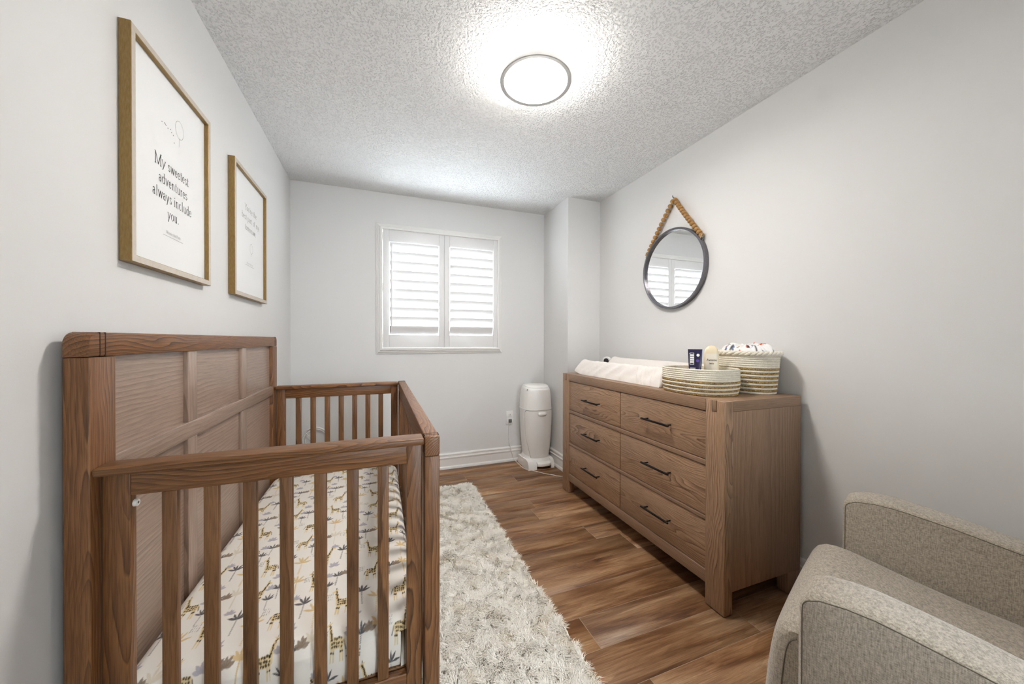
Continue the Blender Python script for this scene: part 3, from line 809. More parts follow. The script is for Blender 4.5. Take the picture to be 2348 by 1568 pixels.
FD = .028; FWID = .020
def picture_frame(label, y0, y1, z0, z1):
    t = thing('picture_frame', label, 'picture', (XL, (y0+y1)/2, z0), 0, 'framed prints above the crib')
    fx0, fx1 = XL+.001, XL+FD
    def mould(a, b, sa, sb):
        pr = [(0, fx0), (0, fx1-.0015), (.0015, fx1), (FWID-.0015, fx1), (FWID, fx1-.0015), (FWID, fx0)]
        rings = [[(px, c[0]+s[0]*d, c[1]+s[1]*d) for d, px in pr] for c, s in ((a, sa), (b, sb))]
        me = rings_mesh(rings, True, True, True, 30); o = obj('moulding', me, 'frame', t); o.location = -wpos(t)
        me.materials.append(M['frame_glare'])
        for p_ in me.polygons:
            if p_.normal.x > .9: p_.material_index = 1
    g = .0002
    mould((y0, z1), (y1, z1), (1, -1), (-1, -1)); mould((y0, z0), (y1, z0), (1, 1), (-1, 1))
    mould((y0, z0), (y0, z1), (1, 1), (1, -1)); mould((y1, z0), (y1, z1), (-1, 1), (-1, -1))
    p = box('art_print', XL+.004, XL+.0135, y0+FWID, y1-FWID, z0+FWID, z1-FWID, 'paper', t, 0)
    return t, p
PXF = XL+.0135+.0004
tfw = lambda a, b: (PXF, a, b)
def print_part(name, me, mat, parent):
    o = obj(name, me, mat, parent); o.location = -wpos(parent); return o
f1, p1 = picture_frame('larger-looking gold-framed print nearest the camera, reading My sweetest adventures', 1.264, 1.748, 1.391, 2.042)
for ln in ([('M', 1.398, 1.722, None, .052), ('y', 1.438, 1.726, None, .046)], [('sweetest', 1.474, 1.726, 1.606, .046)],
    [('adventures', 1.421, 1.674, 1.596, .046)], [('always include', 1.389, 1.623, 1.625, .046)], [('you.', 1.470, 1.571, 1.540, .046)]):
    print_part('lettering', text_mesh(ln, tfw, .02, .066), 'ink', p1)
print_part('attribution', text_mesh([('Winnie the Pooh', 1.462, 1.521, 1.550, .014)], tfw, .05, .07), 'inkfaint', p1)
print_part('ruled_line', line_mesh([[(1.447, 1.513), (1.566, 1.513)], [(1.445, 1.513), (1.449, 1.513)]], .0010, tfw), 'inklight', p1)
print_part('balloon_outline', line_mesh([[(1.546+.026*math.cos(t), 1.896+.030*math.sin(t)) for t in np.linspace(0, 2*PI, 40)],
    [(1.541, 1.868), (1.546, 1.864), (1.552, 1.868)], [(1.545, 1.864), (1.543, 1.838)]], .0011, tfw), 'inklight', p1)
def dot_mesh(pts, r):
    V, F = [], []
    for a, b in pts:
        k = len(V); V += [tfw(a+r*math.cos(q*PI/4), b+r*math.sin(q*PI/4)) for q in range(8)]; F.append(tuple(range(k, k+8)))
    return mesh_from(V, F)
print_part('dotted_trail', dot_mesh([(1.440, 1.867), (1.454, 1.870), (1.459, 1.869), (1.463, 1.867), (1.474, 1.864), (1.490, 1.869), (1.496, 1.862), (1.506, 1.858), (1.512, 1.836)], .0019), 'ink', p1)
f2, p2 = picture_frame('smaller-looking gold-framed print nearest the window wall, with fainter grey lettering', 2.002, 2.505, 1.391, 2.034)
for ln in ([('Y', 2.178, 1.846, None, .046), ("ou're the", 2.206, 1.848, 2.362, .042)], [('best part of my', 2.136, 1.797, 2.402, .042)], [('tomorrow.', 2.178, 1.746, 2.352, .042)]):
    print_part('lettering', text_mesh(ln, tfw, .02, .062), 'inklight', p2)
print_part('balloon_outline', line_mesh([[(2.276+.022*math.cos(t), 1.663+.026*math.sin(t)) for t in np.linspace(0, 2*PI, 40)], [(2.276, 1.637), (2.268, 1.622)]], .0011, tfw), 'inklight', p2)
print_part('attribution', text_mesh([('Winnie the Pooh', 2.205, 1.573, 2.300, .014)], tfw, .05, .07), 'inkfaint', p2)
print_part('ruled_line', line_mesh([[(2.188, 1.566), (2.320, 1.566)]], .0010, tfw), 'inklight', p2)

# ------------------------------------------------------------------ dresser
DX0, DX1, DY0, DY1, DZ = 1.367, 1.8615, 1.0795, 2.4872, .918
dres = thing('dresser', 'wide brown wooden six-drawer dresser against the right wall', 'dresser', ((DX0+DX1)/2, (DY0+DY1)/2, 0))
PWD = .0945
for a, b in ((DY0, DY0+PWD), (DY1-PWD, DY1)):
    box('front_post', DX0, DX0+.049, a, b, .004, DZ, 'dresZ', dres, .0025)
    box('rear_post', 1.774, DX1, a, a+.049 if a == DY0 else b, .004, .100, 'drstZ', dres, .002)
    for xx in (DX0+.024, 1.818):
        obj('foot_glide', lathe_mesh([(.016, 0), (.016, .004)], 16), 'black', dres, (xx, (a+b)/2 if xx < 1.6 else a+.024, 0))
# side panels + side top rails
for a, b in ((DY0, DY0+.022), (DY1-.022, DY1)):
    box('side_panel', DX0+.049, DX1, a+.0006, b-.0006, .100, .8725, 'drstZ', dres, .001)
    box('side_top_rail', DX0+.0495, DX1, a, b, .8732, DZ, 'drstX', dres, .0015)
box('front_top_rail', DX0+.0005, DX0+.03, DY0+PWD+.0008, DY1-PWD-.0008, .865, DZ, 'drstY', dres, .0015)
box('top_board', DX0+.030, DX1, DY0+.022, DY1-.022, .893, DZ-.0003, 'drstY', dres, 0)
box('back_panel', DX1-.008, DX1-.001, DY0+.022, DY1-.022, .10, .893, 'drstY', dres, 0)
box('bottom_board', DX0+.03, DX1-.008, DY0+.022, DY1-.022, .10, .116, 'drstY', dres, 0)
for z0, z1 in ((.620, .6435), (.3745, .392)):
    box('drawer_rail', DX0+.001, DX0+.03, DY0+PWD, DY1-PWD, z0, z1, 'drstY', dres, .0015)
box('front_bottom_rail', DX0+.001, DX0+.03, DY0+PWD, DY1-PWD, .095, .152, 'drstY', dres, .0015)
box('gap_shade_board', DX0+.034, DX0+.040, DY0+PWD-.03, DY1-PWD+.03, .116, .890, 'dark_gap', dres, 0)  # dark board added behind the drawers, painted shade for the gaps
for ya in (DY0+.040, DY1-.062):
    box('tenon_gap', DX0-.0003, DX0+.010, ya-.0011, ya+.0231, .8675, DZ-.0004, 'dark_gap', dres, 0)
    box('tenon', DX0-.0007, DX0+.010, ya+.0004, ya+.0216, .869, DZ, 'drstZ', dres, .0008)
def handle_mesh(L):
    V, F = [], []
    bar = tube_mesh([(0, -L/2, 0), (0, -L/2+.004, 0), (0, L/2-.004, 0), (0, L/2, 0)], [.0042, .0057, .0057, .0042], 10)
    return bar
hb = handle_mesh(.196)
def drawer(y0, y1, z0, z1, hy, hz):
    g = .0032
    d = box('drawer', DX0+.005, DX0+.028, y0+g, y1-g, z0+g, z1-g, 'dresY', dres, .0012)
    h = obj('handle', hb, 'handle', d, (DX0-.028, hy, hz))
    for s in (-1, 1):
        obj('handle_post', tube_mesh([(-.004, 0, 0), (.0365, 0, 0)], .0038, 8), 'handle', d, (DX0-.028, hy+s*.080, hz))
for z0, z1, hz in ((.6435, .865, .753), (.392, .620, .5125), (.152, .3745, .271)):
    drawer(DY0+PWD, 1.778, z0, z1, 1.462, hz)
    drawer(1.778, DY1-PWD, z0, z1, 2.073, hz)

# ------------------------------------------------------------------ changing pad
def pad_mesh():
    y0, y1, x0, x1 = 1.528, 2.418, 1.432, 1.842
    W = x1-x0; nx, ny = 56, 130; zb = DZ+.001
    rings = []
    for j in range(ny+1):
        t = j/ny; yy = y0+(y1-y0)*t
        en = min(1, min(t*3, 1-t)*(y1-y0)/.055); en = math.sqrt(max(0, 1-(1-en)**2))
        far = max(0, (t-.86)/.14)                       # the far end curls up off the dresser
        lift = .022*far**2
        ring = []
        for i in range(nx+1):
            s = i/nx; xx = x0+W*s; ed = min(s, 1-s)*W
            er = math.sqrt(max(0, 1-(1-min(1, ed/.062))**2))
            bol = math.exp(-((s-.17)/.16)**2)*.104+math.exp(-((s-.86)/.16)**2)*.122
            h = max(.050, bol)*er*(.50+.50*en)
            fr_ = max(0, 1-s/.34)                       # folds only on the room-side flank
            w = 0
            for yc, sl, sg, am in ((1.60, .25, .007, .8), (1.655, .35, .006, 1.1), (1.685, .4, .006, .9), (1.72, .5, .008, 1.1), (1.86, -.5, .016, .5), (1.98, -1.6, .014, .8), (2.10, -1.6, .012, 1.0), (2.20, -1.6, .012, 1.1), (2.27, -1.2, .010, .9)):
                w += am*math.exp(-((yy-yc-sl*(h-.05))/sg)**2)
            w += .35*math.sin(yy*47+h*60)
            off = .017*w*fr_*er
            ring.append((xx-off*.8, yy, zb+lift+h+off*.35))
        low = [(x0+.014+(W-.028)*k/6, yy, zb+lift) for k in range(6, -1, -1)]
        rings.append(ring+low)
    return rings_mesh(rings, True, True, True, 70)
pad = obj('changing_pad', pad_mesh(), 'padcloth')
tag(pad, 'contoured changing pad in a wrinkled white cover on the dresser', 'changing pad')

# baby monitor behind the pad
mon = thing('baby_monitor', 'small white round camera with a black lens behind the changing pad', 'camera', (1.758, 2.452, DZ))
obj('base', lathe_mesh([(0, .0), (.026, 0), (.027, .004), (.022, .010), (.011, .014), (.010, .062), (0, .062)], 24), 'monitor', mon, (1.758, 2.452, DZ))
bd = obj('camera_body', lathe_mesh([(0, -.030), (.015, -.029), (.027, -.021), (.034, -.006), (.034, .008), (.030, .018), (.023, .022)], 32, 60, 'Y'), 'monitor', mon, (1.758, 2.452, DZ+.092), rot=(0, 0, math.radians(128)))
obj('lens', lathe_mesh([(0, .0225), (.016, .0235), (.0265, .0205), (.0265, .013)], 32, 60, 'Y'), 'black', bd, (0, 0, 0), local=True)

# ------------------------------------------------------------------ baskets
def ring_tube(cx, cy, z, a, b, n, rad, seg=8, res=72, squash=1.0):
    V = []; F = []
    base = superring(cx, cy, z, a, b, n, res); N = len(base)
    for i in range(N):
        p = Vector(base[i]); q = Vector(base[(i+1) % N]); o = Vector(base[i-1]); t = (q-o).normalized(); s = Vector((t.y, -t.x, 0))
        for k in range(seg):
            an = 2*PI*k/seg; v = p+s*math.cos(an)*rad*.72+Vector((0, 0, 1))*math.sin(an)*rad*squash; V.append(v)
    for i in range(N):
        for k in range(seg):
            F.append((i*seg+k, i*seg+(k+1) % seg, ((i+1) % N)*seg+(k+1) % seg, ((i+1) % N)*seg+k))
    return fix_normals(mesh_from(V, F, 179))
def twist_ring(cx, cy, z, a, b, n, rad, strands=3, turns=60, res=420, seg=5, r2=.55):
    """plaited look: strands winding round the ring"""
    meshes = []
    base = superring(cx, cy, z, a, b, n, res)
    P = [Vector(p) for p in base]
    out = []
    for st in range(strands):
        pts = []
        for i in range(res):
            t = (P[(i+1) % res]-P[i-1]).normalized(); s = Vector((t.y, -t.x, 0))
            ph = 2*PI*(turns*i/res+st/strands)
            pts.append(P[i]+s*math.cos(ph)*rad*.45+Vector((0, 0, 1))*math.sin(ph)*rad*.55)
        out.append(pts)
    V = []; F = []
    for pts in out:
        o0 = len(V); N = len(pts)
        for i in range(N):
            t = (pts[(i+1) % N]-pts[i-1]).normalized(); s = t.cross(Vector((0, 0, 1))).normalized(); u = s.cross(t)
            for k in range(seg):
                an = 2*PI*k/seg; V.append(pts[i]+(s*math.cos(an)+u*math.sin(an))*rad*r2)
        for i in range(N):
            for k in range(seg):
                F.append((o0+i*seg+k, o0+i*seg+(k+1) % seg, o0+((i+1) % N)*seg+(k+1) % seg, o0+((i+1) % N)*seg+k))
    return fix_normals(mesh_from(V, F, 179))
def local_part(name, me, mat, parent):      # mesh given in world space
    o = obj(name, me, mat, parent); o.location = -wpos(parent); return o

TCX, TCY = 1.520, 1.345
tray = thing('rope_tray', 'low oval cream rope basket with jute stripes at the dresser front', 'basket', (TCX, TCY, DZ))
rows = 'jwjwjwjwwwwww'
pitch = .124/len(rows)
local_part('basket_base', rings_mesh([superring(TCX, TCY, DZ+.0005, .128, .158, 2.5), superring(TCX, TCY, DZ+.007, .130, .160, 2.5)], True, True, True, 40), 'rope', tray)
for i, c in enumerate(rows):
    z = DZ+pitch*(i+.5); k = min(1, .955+.012*i); k = k if i < 9 else 1.0-.002*(i-9)
    a, b = .143*k, .173*k
    if c == 'w': local_part('rope_coil', ring_tube(TCX, TCY, z, a, b, 2.5, pitch*.58), 'rope', tray)
    else: local_part('jute_braid', twist_ring(TCX, TCY, z, a, b, 2.5, pitch*.52, 2, 52, 360), 'jute', tray)
BCX, BCY = 1.776, 1.285
bas = thing('rope_basket', 'tall cream rope basket with jute stripes and a plaited rim by the wall', 'basket', (BCX, BCY, DZ))
rows = 'wjwjwjwjwjwjwwwwww'; hh = .188; pitch = hh/len(rows)
local_part('basket_base', rings_mesh([superring(BCX, BCY, DZ+.0005, .085, .122, 2.3), superring(BCX, BCY, DZ+.007, .086, .123, 2.3)], True, True, True, 40), 'rope', bas)
for i, c in enumerate(rows):
    z = DZ+pitch*(i+.5); t = i/len(rows); a, b = .092+.012*t, .130+.017*t
    if c == 'w': local_part('rope_coil', ring_tube(BCX, BCY, z, a, b, 2.3, pitch*.58), 'rope', bas)
    else: local_part('jute_braid', twist_ring(BCX, BCY, z, a, b, 2.3, pitch*.52, 2, 44, 320), 'jute', bas)
local_part('plaited_rim', twist_ring(BCX, BCY, DZ+hh+.008, .105, .149, 2.3, .012, 3, 12, 420, 6, .62), 'rope', bas)

def blanket_mesh():
    nr, nt = 44, 120; V = []; C = []
    r = random.Random(3)
    marks = [(r.uniform(0, 2*PI), r.uniform(.45, 1.0), r.choice(['#d2664a', '#4a4648', '#4a4648', '#d2664a', '#6f7c9a', '#b8a98c']), r.uniform(-.5, .5)) for _ in range(46)]
    for i in range(nr+1):
        q = i/nr
        for k in range(nt):
            th = 2*PI*k/nt
            fold = .006*math.sin(9*th+2*q)+.004*math.sin(17*th-5*q)+.003*math.sin(29*th)
            rr = q
            a, b = .094*rr, .138*rr
            z = .040*(1-q**8)+.012*max(0, math.cos(th))*q*(1-q**10)+fold*q*(1-q**8)*1.4+.007*math.sin(5*th+1.0)*q
            V.append((BCX+a*math.cos(th), BCY+b*math.sin(th), DZ+hh+.006+z-.020*q**10))
            c = np.array(lin('#eeecea')[:3])
            for mt, mr, mc, sl in marks:
                dt = (th-mt+PI) % (2*PI)-PI; dr = (q-mr)
                d1 = dt*.115+dr*.1*sl; d2 = dr*.115
                if abs(d1) < .0045 and abs(d2) < .011: c = np.array(lin(mc)[:3])
            C.append((*c, 1))
    F = [(i*nt+k, i*nt+(k+1) % nt, (i+1)*nt+(k+1) % nt, (i+1)*nt+k) for i in range(nr) for k in range(nt)]
    me = mesh_from(V, F, 179)
    at = me.attributes.new('print', 'FLOAT_COLOR', 'POINT'); at.data.foreach_set('color', np.array(C, np.float32).ravel())
    return me
tag(obj('folded_blanket', blanket_mesh(), 'blanket'), 'crumpled white muslin cloth with orange and dark marks in the tall basket', 'blanket')

# tube and bottle standing in the tray, turned to the room
FACE = math.atan2(-.66, -.75)          # direction they face
def facing(n, label, cat, x, y, z, turn=0): return thing(n, label, cat, (x, y, z), FACE+PI/2+turn)
TZ = DZ+.0075
tb = facing('cream_tube', 'small navy squeeze tube with white print standing in the oval basket', 'tube', 1.500, 1.352, TZ)
def tube_body():
    rings = []
    for q in np.linspace(0, 1, 14):
        z = .022+.186*q; d = .017*(1-q)+.0012; w = .0245+.0085*q
        rings.append([(w*math.copysign(abs(math.cos(t))**.8, math.cos(t)), d*math.copysign(abs(math.sin(t))**.8, math.sin(t)), z) for t in np.linspace(0, 2*PI, 33)[:-1]])
    return rings_mesh(rings, True, True, True, 50)
obj('tube_body', tube_body(), 'navy', tb, (0, 0, 0), local=True)
obj('cap', lathe_mesh([(0, 0), (.019, 0), (.020, .002), (.020, .024), (0, .024)], 28), 'violet', tb, (0, 0, 0), local=True)
def tube_front(x, z):                  # point just proud of the front skin (front = local -y)
    q = (z-.022)/.186; d = .017*(1-q)+.0012; w = .0245+.0085*q
    return (x, -d*max(.15, 1-abs(x/w)**2.4)**.5-.0007, z)
def quad_print(name, rects, tf, mat, parent):
    V, F = [], []
    for x0, x1, z0, z1 in rects:
        n = max(1, int(abs(z1-z0)/.012)); m = max(1, int(abs(x1-x0)/.006))
        b = len(V)
        for j in range(n+1):
            for i in range(m+1): V.append(tf(x0+(x1-x0)*i/m, z0+(z1-z0)*j/n))
        F += [(b+j*(m+1)+i, b+j*(m+1)+i+1, b+(j+1)*(m+1)+i+1, b+(j+1)*(m+1)+i) for j in range(n) for i in range(m)]
    return obj(name, mesh_from(V, F), mat, parent, (0, 0, 0), local=True)
def disc_pts(cx, cz, r, tf, V, F, n=16):
    b = len(V); V += [tf(cx+r*math.cos(2*PI*k/n), cz+r*math.sin(2*PI*k/n)) for k in range(n)]; F.append(tuple(range(b, b+n)))
ex0, ex1, ez0, ez1 = -.0235, -.0045, .130, .190; lw = .0022
quad_print('emblem_border', [(ex0, ex1, ez1-lw, ez1), (ex0, ex1, ez0, ez0+lw), (ex0, ex0+lw, ez0, ez1), (ex1-lw, ex1, ez0, ez1)], tube_front, 'white_print', tb)
V, F = [], []
for jx in range(2):
    for jz in range(4): disc_pts(-.0175+.0070*jx, .143+.0115*jz, .0048, tube_front, V, F, 12)
obj('emblem_dots', mesh_from(V, F), 'white_print', tb, (0, 0, 0), local=True)
V, F = [], []
disc_pts(.0135, .178, .0072, tube_front, V, F); disc_pts(.018, .108, .0014, tube_front, V, F, 8); disc_pts(-.026, .186, .0013, tube_front, V, F, 8); disc_pts(.010, .098, .0012, tube_front, V, F, 8)
obj('round_stamp', mesh_from(V, F), 'white_print', tb, (0, 0, 0), local=True)
V, F = [], []; disc_pts(.012, .150, .0075, tube_front, V, F)
obj('violet_spot', mesh_from(V, F), 'violet', tb, (0, 0, 0), local=True)
quad_print('small_print', [(-.023, .002, .1115, .1145), (-.023, .001, .1065, .1085), (-.023, .005, .1005, .1035), (-.023, .003, .0955, .0975), (-.022, .001, .0905, .0925)], tube_front, 'white_print', tb)

bt = facing('lotion_bottle', 'cream plastic lotion bottle standing beside the navy tube', 'bottle', 1.588, 1.332, TZ, .05)
def bottle_body():
    rings = []
    for z, w in ((0, .031), (.004, .034), (.10, .034), (.165, .034), (.190, .0325), (.205, .029), (.217, .0225), (.224, .014), (.227, .004)):
        d = w*.56
        rings.append([(w*math.copysign(abs(math.cos(t))**.75, math.cos(t)), d*math.copysign(abs(math.sin(t))**.75, math.sin(t)), z) for t in np.linspace(0, 2*PI, 41)[:-1]])
    return rings_mesh(rings, True, True, True, 45)
obj('bottle_body', bottle_body(), 'lotion', bt, (0, 0, 0), local=True)
def bottle_front(x, z):
    w = .034 if z < .165 else .034-.0015*(z-.165)/.025 if z < .19 else .0325-.0035*(z-.19)/.015
    t = math.acos(max(-1, min(1, math.copysign(abs(x/w)**(1/.75), x))))
    return (x, -w*.56*abs(math.sin(t))**.75-.0006, z)
quad_print('label', [(-.027, .027, .02, .186)], bottle_front, 'label', bt)
bfr = lambda x, z: (lambda p: (p[0], p[1]-.0004, p[2]))(bottle_front(x, z))
o_ = obj('lettering', text_mesh([('Aveeno', -.0225, .148, .0225, .0165), ('baby', -.010, .133, .010, .0115)], bfr, .06, .11), 'inkbrown', bt, (0, 0, 0), local=True)
quad_print('small_print', [(-.014, .016, .066, .0675), (-.012, .014, .061, .0625), (-.014, .018, .048, .0492)], bfr, 'tan', bt)

# ------------------------------------------------------------------ round mirror
MXX, MYC, MZC, MR = XR, 1.878, 1.666, .2725
mir = thing('round_mirror', 'round grey-framed wall mirror hanging from a wooden bead strap', 'mirror', (XR, MYC, MZC-MR))
def ring_profile(prof, seg=96):
    # prof: (radius, x) closed loop
    V = []; F = []; n = len(prof)
    for k in range(seg):
        a = 2*PI*k/seg
        for r, x in prof: V.append((x, r*math.cos(a), r*math.sin(a)))
    for k in range(seg):
        for j in range(n): F.append((k*n+j, k*n+(j+1) % n, ((k+1) % seg)*n+(j+1) % n, ((k+1) % seg)*n+j))
    return fix_normals(mesh_from(V, F, 30))
obj('mirror_frame', ring_profile([(MR, -.001), (MR, -.0305), (MR-.002, -.032), (MR-.012, -.032), (MR-.014, -.030), (MR-.014, -.001)]), 'mirror_frame', mir, (XR, MYC, MZC))
obj('mirror_glass', lathe_mesh([(0, -.0145), (MR-.013, -.0145), (MR-.013, -.004), (0, -.004)], 96, 30, 'X'), 'mirror', mir, (XR, MYC, MZC))
hook = (1.868, 1.866, 2.138)
obj('hook', tube_mesh([(XR-.0005, 0, .002), (XR-.018, 0, 0), (XR-.028, 0, .004), (XR-.031, 0, .014)], .0035, 8), 'steel', mir, (0, hook[1], hook[2]+.006))
bead_me = lathe_mesh([(.004, -.0140), (.0105, -.0122), (.0150, -.0070), (.0166, 0), (.0150, .0070), (.0105, .0122), (.004, .0140)], 18, 60)
for end, n in (((1.874, 2.122, 1.808), 13), ((1.870, 1.640, 1.822), 14)):
    A = Vector(hook); B = Vector(end); d = B-A
    q = d.to_track_quat('Z', 'Y')
    for k in range(n):
        t = (k+.55)/n; p = A+d*t
        p.x = XR-.0175-.006*math.sin(PI*t)
        b = obj('bead', bead_me, 'bead', mir, p); b.rotation_euler = q.to_euler()
    obj('cord', tube_mesh([A, B], .0022, 6), 'twine', mir, (0, 0, 0))
    k = obj('knot', tube_mesh([B+Vector((-.004+.008*math.sin(i*1.7), .009*math.cos(i*2.3), .011*math.sin(i*2.9))) for i in range(14)], .003, 6), 'twine', mir, (0, 0, 0))
    obj('ring', tube_mesh([B+Vector((-.002, .010*math.cos(a), -.016+.010*math.sin(a))) for a in np.linspace(0, 2*PI, 17)[:-1]], .0014, 6, True), 'steel', mir, (0, 0, 0))

# ------------------------------------------------------------------ diaper pail
PCX, PCY = 1.394, 3.072
pail = thing('diaper_pail', 'tall white plastic diaper pail standing in the corner', 'pail', (PCX, PCY, 0))
def body_r(z):    # half width, half depth
    pts = [(.06, .112, .112), (.12, .118, .116), (.30, .134, .130), (.45, .1405, .135), (.54, .1415, .136), (.62, .139, .134), (.68, .133, .130), (.715, .127, .126), (.735, .119, .119), (.748, .104, .105)]
    for (z0, a0, b0), (z1, a1, b1) in zip(pts[:-1], pts[1:]):
        if z <= z1:
            t = max(0, (z-z0)/(z1-z0)); return a0+(a1-a0)*t, b0+(b1-b0)*t
    return pts[-1][1:]
def shell(z0, z1, n, off=0, tilt=0, N=2.8):
    rings = []
    for z in np.linspace(z0, z1, n):
        a, b = body_r(z); rings.append(superring(PCX, PCY, z, a+off, b+off, N, 64))
    return rings
local_part('body', rings_mesh(shell(.06, .536, 20), True, True, True, 50), 'white_plastic', pail)
local_part('band', rings_mesh(shell(.536, .544, 3, .003), True, True, True, 40), 'white_plastic', pail)
def lid():
    rs = shell(.544, .715, 14)
    for f, z in ((.985, .724), (.95, .733), (.88, .741), (.75, .747), (.5, .752), (.2, .755)):
        a, b = body_r(.715); rs.append([(x, y, zz-.16*max(0, (PCY-.02)-y)*min(1, (z-.715)/.02)) for x, y, zz in superring(PCX, PCY, z+.006*(z > .72), a*f, b*f, 2.6, 64)])
    return rings_mesh(rs, True, True, True, 60)
local_part('lid', lid(), 'white_plastic', pail)
def flap():
    a, b = body_r(.715); rs = []
    for f, z in ((.90, .745), (.90, .752), (.86, .7555), (.6, .761), (.2, .764)):
        rs.append([(x, y, zz-.16*max(0, (PCY-.02)-y)) for x, y, zz in superring(PCX, PCY, z, a*f, b*f*.97, 2.6, 64)])
    return rings_mesh(rs, True, True, True, 50)
local_part('lid_flap', flap(), 'white_plastic', pail)
obj('lid_slot', box_mesh(.004, .040, .006, .001), 'dark_gap', pail, (PCX-.115, PCY-.075, .722), rot=(math.radians(10), 0, math.radians(-32)))
# curved front door: front part of the shell, slightly proud, tapering toward the base
def door_mesh(off, z0, z1, w0, w1, depth=.004):
    nz, nt = 26, 30; V = []; F = []
    for layer in (0, 1):
        for i in range(nz+1):
            z = z0+(z1-z0)*i/nz; a, b = body_r(z); q = i/nz
            hw = w0+(w1-w0)*min(1, q*2.2)
            if q > .94: hw *= 1-.10*((q-.94)/.06)**2
            for k in range(nt+1):
                t = -PI/2+hw*(2*k/nt-1)
                c, s = math.cos(t), math.sin(t); n = 2.8
                V.append((PCX+(a+off-layer*depth*1.6)*math.copysign(abs(c)**(2/n), c), PCY+(b+off-layer*depth*1.6)*math.copysign(abs(s)**(2/n), s), z))
    w = nt+1; o1 = (nz+1)*w
    for i in range(nz):
        for k in range(nt):
            F.append((i*w+k, i*w+k+1, (i+1)*w+k+1, (i+1)*w+k)); F.append((o1+i*w+k, o1+(i+1)*w+k, o1+(i+1)*w+k+1, o1+i*w+k+1))
    for i in range(nz):
        for k in (0, nt): F.append((i*w+k, (i+1)*w+k, o1+(i+1)*w+k, o1+i*w+k))
    for k in range(nt):
        for i in (0, nz): F.append((i*w+k, i*w+k+1, o1+i*w+k+1, o1+i*w+k))
    return fix_normals(mesh_from(V, F, 40))
local_part('door_edge', door_mesh(.0028, .088, .534, .72, 1.20), 'pail_line', pail)
dr_ = local_part('door', door_mesh(.0050, .092, .530, .68, 1.165, .003), 'pail_door', pail)
# latch handle on the door
lt = rings_mesh([[(PCX+.006+w*math.cos(t), PCY-.134-d*max(0, math.sin(t))*1.0, z) for t in np.linspace(0, PI, 13)]+[(PCX+.006+w*math.cos(t), PCY-.128, z) for t in np.linspace(PI, 0, 5)] for z, w, d in ((.488, .040, .018), (.494, .046, .021), (.508, .047, .019), (.518, .040, .012))], True, True, True, 50)
lo = obj('latch', lt, 'white_plastic', dr_); lo.location = -wpos(dr_)
# base with two front feet and the pedal between
local_part('base', rings_mesh([superring(PCX, PCY+.004, z, a, b, 2.8, 64) for z, a, b in ((.038, .136, .130), (.060, .136, .132), (.085, .126, .124), (.108, .118, .116))], True, True, True, 50), 'white_plastic', pail)
def foot(x0, x1, y0, y1):
    pr = [(y1, 0), (y1, .075), (y0+.05, .085), (y0+.02, .074), (y0, .045), (y0, 0)]
    return rings_mesh([[(x, y, z) for y, z in pr] for x in (x0, x1)], True, True, True, 35)
local_part('foot', foot(PCX-.135, PCX-.050, PCY-.150, PCY+.11), 'white_plastic', pail)
local_part('foot', foot(PCX+.094, PCX+.125, PCY-.150, PCY+.11), 'white_plastic', pail)
pd = []
for x in np.linspace(PCX-.045, PCX+.090, 12):
    e = abs((x-PCX-.022)/.068)**3
    pd.append([(x, PCY-.12, .028), (x, PCY-.172+.022*e, .028), (x, PCY-.176+.022*e, .036), (x, PCY-.172+.022*e, .052), (x, PCY-.140, .060), (x, PCY-.12, .060)])
local_part('pedal', rings_mesh(pd, True, True, True, 40), 'white_plastic', pail)

# ------------------------------------------------------------------ outlet, plug and cords
out = thing('wall_outlet', 'white wall outlet with a plug in it beside the pail', 'outlet', (1.192, YB, .356))
box('cover_plate', 1.155, 1.229, YB-.007, YB, .356, .488, 'trim', out, .003)
sk = box('socket', 1.175, 1.209, YB-.009, YB-.006, .430, .470, 'white_plastic', out, .003)
for dx in (-.007, .007): box('slot', 1.192+dx-.0012, 1.192+dx+.0012, YB-.0095, YB-.0085, .446, .458, 'black', sk, 0)
box('socket', 1.175, 1.209, YB-.009, YB-.006, .374, .414, 'white_plastic', out, .003)
plug = thing('power_cord', 'thin white cord with a grey plug running across the floor behind the dresser', 'cord', (1.192, YB-.02, .394))
box('plug', 1.178, 1.207, YB-.034, YB-.0092, .378, .412, 'dark_grey', plug, .006)
cpts = spline([(1.184, YB-.028, .384), (1.178, YB-.020, .355), (1.180, YB-.008, .30), (1.184, YB-.006, .20), (1.196, YB-.024, .135), (1.214, YB-.026, .07), (1.232, YB-.030, .018), (1.240, 3.150, .004), (1.238, 3.060, .004), (1.250, 2.965, .004),
                (1.308, 2.895, .004), (1.366, 2.808, .004), (1.418, 2.757, .004), (1.449, 2.715, .004), (1.50, 2.68, .004), (1.60, 2.60, .004)], 6)
local_part('wire', tube_mesh(cpts, .0027, 6), 'white_plastic', plug)
coil_pts = []
for i in range(150):
    a = i/150*2*PI*3.4; rr = .086+.010*math.sin(a*.37+.5); coil_pts.append((-.478+rr*math.cos(a)+.006*math.sin(a*.21), YB-.008-.004*(i % 50)/50-.010*(i/150), .372+rr*1.05*math.sin(a)))
coil_pts = [(-.478+.30, YB-.026, .006), (-.478+.24, YB-.026, .03), (-.478+.16, YB-.024, .16)]+coil_pts[::-1]
tag(obj('coiled_cable', tube_mesh(coil_pts, .0024, 6), 'white_plastic'), 'thin white cable coiled against the back wall behind the crib', 'cable')

# ------------------------------------------------------------------ armchair
CA = math.radians(20.5)
chair = thing('armchair', 'grey-beige upholstered armchair with curved arms in the near corner', 'armchair', (.861, .495, 0), CA)
